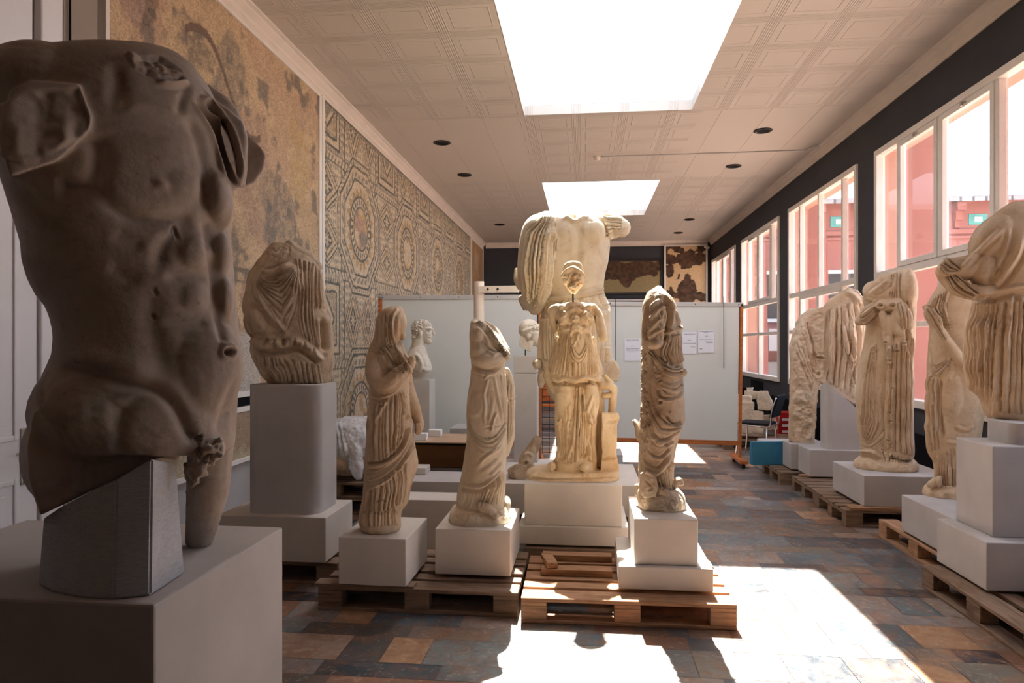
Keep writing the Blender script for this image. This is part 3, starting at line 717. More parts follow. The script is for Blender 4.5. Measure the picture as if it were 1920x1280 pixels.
def pedestal_round(name, label, x0, x1, y0, y1, z0, z1, r, mat, notch=None):
    bm = bmesh.new(); pts = []
    for cx, cy, a0 in ((x1 - r, y0 + r, -90), (x1 - r, y1 - r, 0), (x0 + r, y1 - r, 90), (x0 + r, y0 + r, 180)):
        for k in range(9): a = math.radians(a0 + k * 90 / 8); pts.append((cx + r * math.cos(a) - (x0 + x1) / 2, cy + r * math.sin(a) - (y0 + y1) / 2))
    prism(bm, pts, 0, z1 - z0); o = obj(name, bm, mat); o.location = ((x0 + x1) / 2, (y0 + y1) / 2, z0); return tag(o, label, 'pedestal')
pedestal_round('rounded_pedestal', 'tall pedestal with rounded corners under the draped torso at the left', -2.26, -1.755, 4.43, 4.85,   .455, 1.315, .09, M['block2'])
# bust pedestals in front of the left screen
def pedpair(x0, x1, y0, y1, z0, z1, label, mat='block'):
    return block('bust_pedestal', label, 'pedestal', x0, x1, y0, y1, z0, z1, mat, .004, grp='bust pedestals')
pedpair(-2.13, -1.88, 8.3, 8.62, 0, 1.155, 'square pedestal under the bust of the curly-haired man')
pd = thing('bust_pedestal', 'two-part pedestal with separate cap under the stone head on a rod', 'pedestal', (-.66, 7.9, 0), 0, 'bust pedestals')
obj('shaft', B(-.13, .13, -.16, .16, .245, 1.265, .004), M['block'], pd); obj('cap', B(-.13, .13, -.16, .16, 1.272, 1.462, .004), M['block'], pd)
# right row
block('plinth_block', 'lower block of the nearest two-step plinth in the right row', 'plinth', 2.31, 3.1, 4.27, 4.84, .16, .44, mat='block2', grp=G_)
block('plinth_block', 'tall upper block of the nearest two-step plinth in the right row', 'plinth', 2.41, 2.98, 4.39, 4.80, .44, .98, mat='block2', grp=G_)
block('plinth_block', 'long block under the hip-slung draped statue in the right row', 'plinth', 2.43, 3.15, 4.86, 5.63, .16, .43, mat='block2', grp=G_)
block('plinth_block', 'broad block under the dancer with knotted mantle', 'plinth', 2.43, 3.2, 6.35, 7.12, .17, .44, mat='block2', grp=G_)
block('plinth_block', 'block under the smooth grey support of the broken relief figure', 'plinth', 2.42, 3.15, 7.78, 8.2, .16, .45, mat='block2', grp=G_)
block('plinth_block', 'smallest block, under the rough left edge of the broken relief figure', 'plinth', 2.35, 3.0, 8.22, 8.56, .16, .45, mat='block2', grp=G_)
block('plinth_block', 'block cut off by the right picture edge on the nearest pallet', 'plinth', 2.52, 3.1, 3.95, 4.22, .15, .245, mat='block', grp=G_)
for a, l in (((2.3, 3.05, 6.3, 6.42, .144, .17), 'batten under the block of the dancer'), ((2.35, 3.0, 7.85, 7.95, .144, .16), 'batten under the block of the grey support')):
    tag(obj('wood_batten', B(*a, .002), M['pallet_new']), l, 'batten')
rs_ = pedestal_round('rounded_support', 'smooth grey support with curved face under the broken relief figure', 2.62, 3.0, 7.84, 8.12, .452, .452 + .70, .07, M['block2'])
for v in rs_.data.vertices:
    if v.co.z > .3: v.co.z = .72 - .34 * (v.co.x + .19) / .38 - .5 * max(0, v.co.y + .02)
pedestal_round('rounded_support', 'short rounded support under the largest draped statue at the right edge', 2.56, 2.97, 4.44, 4.78, .98, 1.11, .08, M['block2'])

# ================================================================ SCREENS AND WHAT HANGS ON THEM
def hexc(c): return np.array(srgb(*c)[:3])
M['page'] = painted('typed_paper', .8, 20, .02, 0)
def screen(label, x0, x1, y, z0, z1, rz=0, tilt=0, dx=0):
    t = thing('display_screen', label, 'partition', ((x0 + x1) / 2, y, 0), rz, 'movable display screens'); w = (x1 - x0) / 2
    t.rotation_euler = (0, tilt, rz)
    obj('panel', B(-w + .05, w - .05, -.015, .015, z0 + .06, z1 - .04), M['board'], t)
    for s in (-1, 1): obj('post', B(s * w - .035 if s > 0 else -w, s * w if s > 0 else -w + .05, -.03, .03, .10, z1 - .02, .003), M['post'], t)
    obj('bottom_rail', B(-w + .03, w - .03, -.025, .025, z0, z0 + .06, .003), M['post'], t)
    rl = obj('top_rail', B(-w, w, -.03, .03, z1 - .055, z1, .003), M['alu'], t)
    for k in range(5):
        bm = bmesh.new(); x = -w + .06 + k * (2 * w - .12) / 4; cyl(bm, (x, -.03, z1 - .028), (x, -.036, z1 - .028), .008, n=10); obj('screw', bm, M['darkmetal'], rl)
    for s in (-1, 1):
        ft = obj('foot', B(s * (w - .03) - .05, s * (w - .03) + .05, -.33, .33, .07, .115, .006), M['post'], t)
        bm = bmesh.new()
        for q in (-.27, .27): cyl(bm, (s * (w - .03) - .02, q, .035), (s * (w - .03) + .02, q, .035), .033, n=14); cyl(bm, (s * (w - .03), q, .03), (s * (w - .03), q, .075), .012, n=8)
        obj('caster', bm, M['darkmetal'], ft)
    return t
screen('white display screen on the left, behind the two busts', -3.0 + .3, -.56, 8.95, .27, 2.235, rz=.03)
screen('white display screen on the right with three sheets of paper pinned to it', -.30, 2.06, 9.45, .27, 2.16, tilt=.012)
def sheet(px0, py0, px1, py1, label, lines, Y=9.425):
    a = ony(px0, py0, Y); c = ony(px1, py1, Y); t = thing('paper_sheet', label, 'paper', (a.x, Y, c.z), 0, 'sheets pinned to the right screen')
    w, h = c.x - a.x, a.z - c.z
    def page(x, z):
        rgb = np.tile(hexc((232, 232, 238)), (len(x), 1)); fx, fz = x / w, 1 - z / h
        for y, x0, x1 in lines:
            m = (np.abs(fz - y) < .011) & (fx > x0) & (fx < x1) & (np.sin(fx * 95 + y * 400) > -.55); rgb[m] = hexc((120, 120, 134))
        return rgb
    o = painted_panel('typed_page', M['page'], 0, 0, w, 0, h, .004, page, axis='y', thick=.003); o.parent = t
sheet(1171, 634, 1202, 676, 'typed sheet at the left of the right screen, beside the one-armed statue', [(.07, .1, .9), (.12, .12, .88), (.36, .35, .65), (.46, .08, .92), (.51, .08, .9), (.56, .1, .9), (.61, .2, .8)])
sheet(1279, 622, 1306, 663, 'typed sheet right behind the one-armed statue, middle of three', [(.07, .1, .95), (.12, .15, .9), (.38, .35, .65), (.52, .08, .92), (.66, .55, .92), (.71, .6, .92)])
sheet(1309, 619, 1339, 661, 'rightmost of the three typed sheets on the screen', [(.06, .05, .95), (.1, .3, .7), (.26, .4, .62), (.42, .08, .92), (.5, .4, .92), (.56, .5, .92), (.82, .1, .3), (.86, .1, .25)])
def hang(px, y0, y1, label):
    a = ony(px, y0, 9.41); c = ony(px, y1, 9.41); bm = bmesh.new(); tube(bm, [(0, 0, 0), (0, 0, (a.z - c.z) / 2), (0, 0, a.z - c.z)], .004, 6); o = obj('hanging_cord', bm, M['darkmetal']); o.location = c; tag(o, label, 'cord', 'hanging cords on the right screen')
hang(1154, 560, 690, 'grey cord down the right screen beside the colossal torso'); hang(1357, 556, 690, 'grey cord down the right screen near its wooden post')
# round post with arm that steadies the colossal torso
bm = bmesh.new(); p0 = ony(898, 700, 7.45)
st = thing('support_stand', 'pale round post with a bracket arm reaching to the colossal torso', 'stand', (p0.x, 7.45, 0))
bm = bmesh.new(); cyl(bm, (0, 0, .02), (0, 0, 2.27), .056, n=28); obj('post', bm, M['paint'], st)
bm = bmesh.new(); a = Vector((0, 0, 2.18)); q = ony(966, 537, 7.1); bq = Vector((q.x - p0.x, .0, q.z)); d = bq - a
for s in (-.03, .03): 
    bm2 = bm; vv = []
    for p in (a + Vector((0, -.065, s)), bq + Vector((0, -.065, s))): vv.append(p)
prism_pts = []
bm.free(); bm = bmesh.new(); r = bmesh.ops.create_cube(bm, size=1.0)
ang = math.atan2(bq.z - a.z, bq.x - a.x); Lh = d.length
bmesh.ops.transform(bm, verts=r['verts'], matrix=Matrix.Translation(a + d / 2) @ Matrix.Rotation(-ang, 4, 'Y') @ Matrix.Diagonal((Lh, .14, .07, 1)))
ar = obj('arm', bm, M['paint'], st); bm = bmesh.new()
for k in (.25, .5): p = a + d * k; cyl(bm, p + Vector((0, -.07, 0)), p + Vector((0, -.085, 0)), .012, n=10)
obj('bolt', bm, M['darkmetal'], ar); obj('base_plate', B(-.15, .15, -.15, .15, 0, .02, .004), M['paint'], st)
# wire mesh panel between the screens
wm = thing('wire_mesh_panel', 'black wire grid panel standing in the gap between the two screens', 'mesh panel', (-.6, 9.9, 0))
bm = bmesh.new()
for k in range(9): cyl(bm, (k * .1, 0, .02), (k * .1, 0, 1.75), .004, n=6)
obj('upright_wire', bm, M['fabric'], wm); bm = bmesh.new()
for k in range(17): cyl(bm, (-.0, 0, .05 + k * .1), (.8, 0, .05 + k * .1), .004, n=6)
obj('cross_wire', bm, M['fabric'], wm)
bc = thing('wooden_bench', 'brown wooden bench far behind the gap between the screens', 'bench', (-1.1, 13.2, 0))
obj('seat', B(-.3, 1.2, -.2, .2, .42, .46, .01), M['post'], bc); obj('backrest', B(-.3, 1.2, .18, .22, .5, .9, .01), M['post'], bc)
for x in (-.22, 1.08):
    for y in (-.17, .12): obj('leg', B(x, x + .05, y, y + .05, 0, .42, .004), M['post'], bc)
# ================================================================ CEILING FITTINGS, WALL MOSAICS
dl0 = None
for i, (x, y, l) in enumerate(((-2.1, 10.1, 'nearer of the two large-looking downlights above the geometric mosaic'), (-2.1, 12.05, 'second downlight above the geometric mosaic, farther in'), (-2.1, 17.1, 'farthest downlight on the left side of the ceiling'), (2.48, 10.0, 'nearest downlight on the right side, by the conduit'), (2.48, 11.93, 'second downlight on the right side beyond the conduit'), (2.48, 16.87, 'third downlight on the right, past the far rooflight'), (2.48, 18.84, 'farthest and smallest downlight, close to the back wall'))):
    if dl0 is None:
        dl0 = thing('downlight', l, 'light', (x, y, ZC), 0, 'recessed ceiling downlights')
        bm = bmesh.new(); n = 28
        pr = [(.125, 0), (.13, -.006), (.12, -.014), (.098, -.016), (.09, -.004), (.088, .0)]
        rs = [[bm.verts.new((r_ * math.cos(2 * PI * k / n), r_ * math.sin(2 * PI * k / n), z_)) for k in range(n)] for r_, z_ in pr]
        for a, c in zip(rs, rs[1:]):
            for k in range(n): bm.faces.new((a[k], a[(k + 1) % n], c[(k + 1) % n], c[k]))
        obj('trim_ring', bm, M['darkmetal'], dl0, True); bm = bmesh.new(); cyl(bm, (0, 0, -.004), (0, 0, -.001), .09, n=28); obj('lens', bm, M['fabric'], dl0)
    else:
        c = copy_tree(dl0); c.location = (x, y, ZC); c['label'] = l
sd = thing('smoke_detector', 'small white detector on the ceiling between the rooflights', 'detector', (.2, 11.12, ZC))
bm = bmesh.new(); cyl(bm, (0, 0, 0), (0, 0, -.02), .06, .06, 20); cyl(bm, (0, 0, -.02), (0, 0, -.06), .05, .035, 20); obj('housing', bm, M['paint'], sd)
bm = bmesh.new(); tube(bm, [(.26, 11.1, ZC - .012), (1.8, 11.08, ZC - .012), (3.36, 11.05, ZC - .012), (3.40, 10.9, ZC - .014), (3.46, 10.72, ZC - .05)], .011, 8)
tag(obj('cable_conduit', bm, M['alu']), 'thin pale conduit running across the ceiling from the detector to the right wall', 'conduit')
cm = thing('surveillance_camera', 'small dark camera under the cornice above the left end of the back wall', 'camera', (-1.62, 19.6, ZC))
bm = bmesh.new(); cyl(bm, (0, 0, 0), (0, 0, -.06), .035, n=14); obj('mount', bm, M['darkmetal'], cm); bm = bmesh.new(); cyl(bm, (-.09, -.05, -.10), (.07, .02, -.08), .05, n=16); obj('housing', bm, M['darkmetal'], cm)
cm2 = thing('corner_sensor', 'small white sensor in the far right corner below the cornice', 'sensor', (3.50, 20.1, 4.34)); bm = bmesh.new(); cyl(bm, (0, 0, 0), (-.12, -.05, .03), .04, n=12); obj('housing', bm, M['paint'], cm2)

M['mosaic'] = painted('mosaic_tesserae', .7, 45, .35, .0010, tess=55)
M['fresco'] = painted('worn_mosaic_surface', .75, 40, .22, .0010, tess=90)
def hexc(c): return np.array(srgb(*c)[:3])
CREAM, OCHRE, GREY, DGREY, TAN, PINK = map(hexc, ((196, 176, 150), (176, 146, 106), (134, 126, 114), (98, 94, 88), (172, 152, 126), (170, 138, 122)))
def lay(rgb, m, c): rgb[m] = c; return rgb
def mosaic(a, z):
    P = 2.45; u = (a - 8.98 + P / 2) % P - P / 2; v = (z - 3.12 + P / 2) % P - P / 2; au, av = np.abs(u), np.abs(v)
    nz = fbm(np.stack([a * 3, z * 3, a * 0], 1), 3); wv = 0.012 * fbm(np.stack([a * 9, z * 9, a * 0 + 3], 1), 2)
    rgb = np.tile(CREAM, (len(a), 1)) * (1 + .12 * nz)[:, None]
    fine = np.sin(2 * PI * a * 11) * np.sin(2 * PI * z * 11); fine2 = np.sin(2 * PI * (a + z) * 7) * np.sin(2 * PI * (a - z) * 7)
    r = np.sqrt((u * 1.0) ** 2 + v ** 2) + wv
    bgk = np.sin(2 * PI * (a + .6 * z) * 9) * np.sin(2 * PI * (a - .6 * z) * 9); lay(rgb, bgk > .35, GREY * 1.1)
    # corner squares with interlace
    cu, cv = P / 2 - au, P / 2 - av
    sq = np.maximum(np.abs(cu), np.abs(cv)) + wv
    lay(rgb, (sq < .50) & (fine2 > .1), GREY)
    lay(rgb, (sq < .44) & (sq > .40), DGREY); lay(rgb, (sq < .40) & (sq > .33), CREAM); lay(rgb, (sq < .33) & (sq > .30), DGREY)
    lay(rgb, (sq < .30) & (fine > -.1), TAN); di = cu + cv; lay(rgb, (di < .26), CREAM); lay(rgb, (di < .26) & (di > .22), DGREY); lay(rgb, (di < .14), GREY)
    # lozenges: two above / below and two beside every medallion
    for (du, dv, hu, hv) in ((np.abs(au - .31), cv, .30, .45), (cu, np.abs(av - .31), .45, .30)):
        L = du / hu + dv / hv + wv * 3
        ok = (dv < .46) & (du < .46)
        lay(rgb, ok & (L < 1.16) & (L > 1.0), CREAM); lay(rgb, ok & (L < 1.13) & (L > 1.08), DGREY); lay(rgb, ok & (L < 1.0) & (L > .90), DGREY); lay(rgb, ok & (L <= .90) & (L > .76), CREAM); lay(rgb, ok & (L <= .76) & (L > .68), DGREY)
        lay(rgb, ok & (L <= .68) & (L > .50), CREAM); lay(rgb, ok & (L <= .68) & (L > .55) & (fine > 0), OCHRE)
        lay(rgb, ok & (L <= .46), DGREY); fl = (np.minimum(du, dv) < .022) | (np.abs(du - dv) < .014); lay(rgb, ok & (L <= .34) & fl, CREAM)
    # octagonal frame around the medallion
    o = np.maximum(np.maximum(au, av), (au + av) * .7071 * 1.02) + wv
    lay(rgb, (o < .90) & (o >= .8), CREAM); lay(rgb, (o < .885) & (o > .855), DGREY); lay(rgb, (o < .84) & (o > .815) & (np.sin(np.arctan2(v, u) * 60) > 0), GREY)
    m = o < .80
    lay(rgb, m, CREAM * .98); lay(rgb, m & (o > .765), DGREY); lay(rgb, m & (o > .645) & (o < .725), CREAM * .9)
    th = np.arctan2(v, u); tw = np.sin(th * 30 + o * 40)
    lay(rgb, (o > .65) & (o < .72) & (tw > -.1), GREY); lay(rgb, m & (o > .60) & (o < .632), DGREY)
    tri = (np.abs(((th * 20 / PI) % 2) - 1)); lay(rgb, (o < .585) & (r > .45) & (tri * .11 + .45 > r), OCHRE * .9)
    lay(rgb, (r < .44) & (r > .40), DGREY); lay(rgb, (r < .40) & (r > .30), CREAM); lay(rgb, (r < .385) & (r > .315) & (np.sin(th * 26) > 0), DGREY); lay(rgb, (r < .30) & (r > .27), DGREY)
    lay(rgb, r < .27, OCHRE * 1.1)
    q = fbm(np.stack([a * 5 + 3, z * 5, a * 0 + 8], 1), 3); lay(rgb, (r < .26) & (q > .12), PINK); lay(rgb, (r < .26) & (q < -.12), CREAM); lay(rgb, (r < .26) & (q > .27), GREY)
    # bands of guilloche along the grid lines between frames
    for t_, s_ in ((np.abs(cu), z), (np.abs(cv), a)):
        far_ = (o > .85) & (sq > .52)
        bd = far_ & (np.abs(t_ - .54) < .045); lay(rgb, bd, CREAM); lay(rgb, bd & (np.sin(s_ * 60 + t_ * 40) > 0), GREY)
        lay(rgb, far_ & (np.abs(np.abs(t_ - .54) - .055) < .010), DGREY)
    edge = np.minimum(a - 7.66, 4.40 - z); lay(rgb, (edge < .10) & (fine2 > 0), GREY); lay(rgb, (edge < .03), DGREY)
    w_ = fbm(np.stack([a * 1.1, z * 1.1, a * 0 + 20], 1), 3)
    rgb = rgb * (1 - .25 * sstep(.1, .5, w_))[:, None] + .25 * sstep(.1, .5, w_)[:, None] * TAN
    return np.clip(rgb, 0, 1)
def fresco(seed, wash, dark, red, dens=1.0):
    def f(a, z):
        p = np.stack([a, z, a * 0 + seed], 1)
        b1 = fbm(p * 1.0, 4); b2 = fbm(p * 2.3 + 5, 4); b3 = fbm(p * 4.5 + 9, 4); b4 = fbm(p * 11 + 2, 4)
        rgb = np.tile(wash, (len(a), 1)) * (1 + .35 * b2)[:, None]
        k = sstep(.02, .22, b2 - .25 * b1)[:, None] * .55 * dens; rgb = rgb * (1 - k) + red * k
        k = (sstep(.10, .28, b3 + .35 * b1) * sstep(-.35, .15, b4))[:, None] * .75 * dens; rgb = rgb * (1 - k) + dark * k
        ln = np.abs(b2 - .02) < .012; k = (ln & (b1 > -.05))[:, None] * .55; rgb = rgb * (1 - k) + dark * k
        k = sstep(.25, .5, b1)[:, None] * .4; rgb = rgb * (1 - k) + CREAM * k
        return np.clip(rgb, 0, 1)
    return f
mo = thing('geometric_mosaic', 'long geometric mosaic of medallions and lozenges on the left wall', 'mosaic', (XL + .0, 7.6, 0))
def place_child(o, par): o.parent = par; o.location = (-par.location[0], -par.location[1], -par.location[2]); return o
place_child(painted_panel('tessellated_field', M['mosaic'], XL + .035, 7.66, 17.9, .35, 4.40, .0155, mosaic, thick=.03), mo)
obj('frame', (lambda bm: (box(bm, 0, .05, 0, .06, .3, 4.42, .003), box(bm, 0, .05, 10.3, 10.36, .3, 4.42, .003), box(bm, 0, .05, .06, 10.3, .29, .35, .003))[0] and bm or bm)(bmesh.new()), M['frame'], mo)
fm = thing('figural_mosaic', 'large worn tan mosaic with vague dark figures, behind the male torso', 'mosaic', (XL, 4.0, 0))
def big_scene(a, z):
    rgb = fresco(4.0, hexc((190, 162, 130)), hexc((104, 96, 90)), hexc((160, 130, 110)))(a, z)
    k = (sstep(1.72, 1.66, z) * .8)[:, None]; rgb = rgb * (1 - k) + hexc((176, 168, 158)) * k * (1 + .1 * fbm(np.stack([a * 4, z * 4, a], 1)))[:, None]
    def blot(cy, cz, ry, rz_, col, k, sd, cut=.0):
        q = ((a - cy) / ry) ** 2 + ((z - cz) / rz_) ** 2 + 1.1 * fbm(np.stack([a * 5, z * 5, a * 0 + sd], 1), 4)
        m = (sstep(1.0, .75, q) * k)[:, None] * (.6 + .5 * (fbm(np.stack([a * 22, z * 22, a * 0 + sd], 1), 2) > cut))[:, None]
        rgb[:] = rgb * (1 - np.clip(m, 0, 1)) + hexc(col) * np.clip(m, 0, 1)
    for q in ((4.36, 3.95, .22, .35, (122, 96, 84), .6, 1), (4.42, 3.98, .12, .22, (84, 80, 78), .7, 2), (4.30, 3.86, .12, .16, (168, 140, 124), .8, 3), (5.1, 3.85, .25, .2, (104, 96, 88), .6, 4), (5.55, 3.7, .3, .45, (112, 104, 96), .55, 5), (5.75, 3.45, .1, .2, (176, 124, 92), .6, 6), (5.95, 3.1, .3, .6, (150, 124, 110), .5, 7), (6.55, 2.75, .35, .45, (112, 104, 98), .6, 8), (6.9, 2.4, .3, .3, (104, 98, 90), .6, 9), (6.3, 2.9, .2, .4, (120, 110, 100), .5, 10), (5.95, 2.0, .2, .22, (140, 112, 100), .6, 11), (7.0, 3.5, .35, .5, (176, 148, 108), .7, 12)): blot(*q)
    br = np.abs(z - 3.95 - .18 * np.sin((a - 4.9) * 5) + .35 * (a - 4.9)) < .035 ; br &= (a > 4.9) & (a < 6.1); rgb[br] = hexc((112, 92, 78))
    ln = (np.abs(z - 2.28 - .05 * np.sin(a * 3)) < .02) | (np.abs(z - 2.18 - .05 * np.sin(a * 3)) < .008); rgb[ln] = hexc((122, 108, 92))
    pt = (a > 6.1) & (a < 6.9) & (z < 1.55); rgb[pt] = (rgb[pt] * .3 + hexc((168, 124, 82)) * .7)
    return rgb
place_child(painted_panel('tessellated_field', M['fresco'], XL + .035, 4.03, 7.50, 1.18, 4.38, .014, big_scene, thick=.03), fm)
obj('frame', (lambda bm: (box(bm, 0, .06, 0, .035, 1.14, 4.40, .003), box(bm, 0, .05, 3.50, 3.58, 1.14, 4.40, .003), box(bm, 0, .06, .03, 3.51, 1.13, 1.18, .003), box(bm, 0, .05, .03, 3.51, 4.37, 4.40, .003)) and bm)(bmesh.new()), M['frame'], fm)
lm = thing('border_mosaic', 'low framed mosaic strip with dark figures under the large figural mosaic', 'mosaic', (XL, 4.1, 0))
place_child(painted_panel('tessellated_field', M['fresco'], XL + .035, 4.14, 7.50, .60, 1.00, .014, fresco(9.5, hexc((176, 160, 134)), hexc((70, 66, 62)), hexc((140, 112, 90)), 1.3), thick=.03), lm)
obj('frame', (lambda bm: (box(bm, 0, .05, 0, 3.44, 1.00, 1.045, .003), box(bm, 0, .05, 0, .04, .59, 1.01, .003), box(bm, 0, .05, 0, 3.44, .56, .60, .003), box(bm, 0, .05, 3.4, 3.44, .60, 1.0, .003)) and bm)(bmesh.new()), M['frame'], lm)
struct('trim_13', B(XL, XL + .03, 4.1, 7.54, 1.046, 1.128), M['black'])
em = thing('plain_mosaic', 'narrow brown mosaic at the far end of the left wall', 'mosaic', (XL, 18.0, 0))
place_child(painted_panel('tessellated_field', M['fresco'], XL + .035, 18.1, 20.1, .6, 4.38, .03, fresco(14, hexc((168, 134, 98)), hexc((120, 96, 74)), hexc((150, 110, 80)), .6), thick=.03), em)
obj('frame', (lambda bm: (box(bm, 0, .05, 0, .08, .56, 4.40, .003), box(bm, 0, .05, 2.1, 2.18, .56, 4.40, .003), box(bm, 0, .05, .07, 2.11, 4.375, 4.40, .003)) and bm)(bmesh.new()), M['frame'], em)
def fragments(seed, cx, cz, sx, sz, ground, th=.02):
    def f(a, z):
        p = np.stack([a * 2.4, z * 2.4, a * 0 + seed], 1); n = fbm(p, 4) * 1.5 - .55 * np.maximum(np.abs((a - cx) / sx), np.abs((z - cz) / sz)) ** 3
        tex = fbm(np.stack([a * 14, z * 14, a * 0], 1), 3); fr = hexc((84, 62, 48)) * (1 + .9 * tex)[:, None]
        rgb = np.tile(hexc(ground), (len(a), 1)); m = n > -th; rgb[m] = fr[m]; return np.clip(rgb, 0, 1)
    return f
def wallpic(name, label, x0, x1, z0, z1, fn, fmat):
    t = thing(name, label, 'framed mosaic', (x0, YB, z0), 0, 'framed mosaic fragments on the back wall'); Y = YB - .05
    o = painted_panel('fragment_field', M['fresco'], Y, x0 + .05, x1 - .05, z0 + .05, z1 - .05, .016, fn, axis='y', thick=.02); o.parent = t; o.location = (-x0, -YB, -z0)
    bm = bmesh.new(); w, h = x1 - x0, z1 - z0
    for q in ((0, w, 0, .05), (0, w, h - .05, h), (0, .05, .05, h - .05), (w - .05, w, .05, h - .05)): box(bm, q[0], q[1], -.08, -.0, q[2], q[3], .004)
    obj('frame', bm, fmat, t)
wallpic('mosaic_picture', 'tall framed mosaic fragment with dark brown shapes at the right end of the back wall', 2.27, 3.49, 1.9, 4.46, fragments(3.3, 2.95, 3.3, .75, 1.25, (206, 172, 132), .10), M['frame'])
wallpic('mosaic_picture', 'wide dark mosaic fragment on the back wall beside the colossal torso', .1, 2.22, 3.05, 4.04, fragments(6.1, 1.1, 3.65, 1.3, .5, (150, 132, 96), .10), M['darkmetal'])
tag(obj('wall_shelf', B(.1, 2.25, YB - .12, YB - .01, 2.86, 2.90, .004), M['alu']), 'pale ledge on the back wall under the wide dark mosaic fragment', 'ledge')

# ================================================================ CHAIR, EXTINGUISHER, FOAM
ch = thing('cantilever_chair', 'black chair with chrome tube frame in the far right corner behind the blue foam', 'chair', (2.44, 10.2, 0), -.5)
def rr(pts, k=6): return [Vector(p) for p in catmull(pts, k)]
for s in (-.24, .24):
    bm = bmesh.new(); tube(bm, rr([(-.22, s, 0), (-.2, s, .25), (-.19, s, .42), (-.12, s, .455), (.05, s, .45), (.2, s, .44), (.25, s, .48), (.27, s, .66), (.33, s, .86)]), .011, 10); obj('side_tube', bm, M['chrome'], ch, True)
    bm = bmesh.new(); tube(bm, [(.2, s, .44), (.2, s, .2), (.2, s, 0)], .011, 10); obj('leg', bm, M['chrome'], ch, True)
obj('seat', B(-.22, .22, -.22, .22, .455, .495, .015), M['fabric'], ch)
bm = B(-.02, .02, -.23, .23, -.16, .16, .012); bmesh.ops.transform(bm, verts=bm.verts[:], matrix=Matrix.Translation((.295, 0, .73)) @ Matrix.Rotation(.28, 4, 'Y')); obj('backrest', bm, M['fabric'], ch)
ex = thing('fire_extinguisher', 'red fire extinguisher by the wall behind the black chair', 'extinguisher', (3.40, 11.2, 0))
bm = bmesh.new(); n = 20; pr = [(0, 0), (.07, 0), (.075, .02), (.075, .42), (.06, .47), (.025, .5), (.02, .53), (0, .53)]
rs = [[bm.verts.new((r_ * math.cos(2 * PI * k / n), r_ * math.sin(2 * PI * k / n), z_)) for k in range(n)] for r_, z_ in pr]
for a, c in zip(rs, rs[1:]):
    for k in range(n): bm.faces.new((a[k], a[(k + 1) % n], c[(k + 1) % n], c[k]))
obj('cylinder', bm, M['red'], ex, True); bm = bmesh.new(); box(bm, -.07, .04, -.012, .012, .54, .56); tube(bm, rr([(.02, 0, .53), (.09, 0, .52), (.11, 0, .4), (.1, 0, .2)]), .01, 8); obj('valve_and_hose', bm, M['fabric'], ex)
obj('instruction_label', B(-.055, .055, -.079, -.074, .2, .36), M['paper'], ex)
bx = thing('hose_cabinet', 'small red fire box with white bars behind the black chair', 'box', (3.34, 12.1, 0)); obj('body', B(-.12, .14, -.12, .16, 0, .46, .01), M['red'], bx)
for k in range(3): obj('white_bar', B(-.06, .10, -.124, -.119, .12 + .1 * k, .16 + .1 * k), M['paper'], bx)
bf = block('foam_board', 'pale blue foam board leaning on edge at the end of the right row', 'foam board', 1.98, 2.72, 8.62, 8.69, .146, .42, 'blue', .006)
bf.rotation_euler = (0, 0, .18)
block('stone_slab', 'pale grooved stone slab lying behind the blue foam board', 'stone fragment', 2.25, 3.0, 9.1, 9.4, .22, .36, 'block2', .02)
block('stone_slab', 'darker lower slab beneath the grooved stone slab', 'stone fragment', 2.2, 3.0, 9.05, 9.4, .0, .22, 'block2', .02)
vt = struct('trim_14', B(XR - .012, XR - .002, 14.5, 15.5, .5, .84), M['black'])
# ================================================================ MARBLES
c3 = lambda *a: srgb(*a)
MB_ = {
 'warm': marble('warm_marble', c3(196, 168, 136), c3(216, 194, 166), c3(176, 136, 98), c3(112, 86, 62), 2.6, seed=1),
 'gold': marble('golden_marble', c3(216, 188, 148), c3(234, 214, 180), c3(188, 142, 94), c3(120, 88, 58), 2.8, seed=2),
 'cream': marble('cream_marble', c3(222, 204, 174), c3(234, 220, 196), c3(198, 160, 120), c3(126, 104, 80), 1.6, seed=9, stainamt=.4),
 'ivory': marble('ivory_marble', c3(214, 196, 168), c3(230, 216, 194), c3(178, 140, 100), c3(120, 98, 78), 2.8, seed=3, stainamt=.35),
 'brown': marble('brown_weathered_marble', c3(182, 156, 128), c3(208, 186, 158), c3(140, 108, 82), c3(84, 62, 48), 3.2, seed=4, stainamt=.6),
 'torso': marble('grey_brown_marble', c3(156, 138, 124), c3(178, 162, 148), c3(124, 100, 82), c3(92, 76, 64), 1.8, seed=5, stainamt=.45, grain=.0009),
 'rosy': marble('pale_rosy_marble', c3(206, 182, 154), c3(224, 204, 180), c3(190, 146, 112), c3(128, 104, 84), 2.4, seed=6, stainamt=.4),
 'bust': marble('pale_bust_marble', c3(214, 200, 180), c3(228, 218, 202), c3(186, 158, 130), c3(132, 112, 96), 6, seed=7, stainamt=.3),
 'stone': marble('chipped_limestone', c3(204, 190, 168), c3(222, 210, 190), c3(170, 144, 116), c3(118, 100, 84), 4, seed=8, stainamt=.35),
}
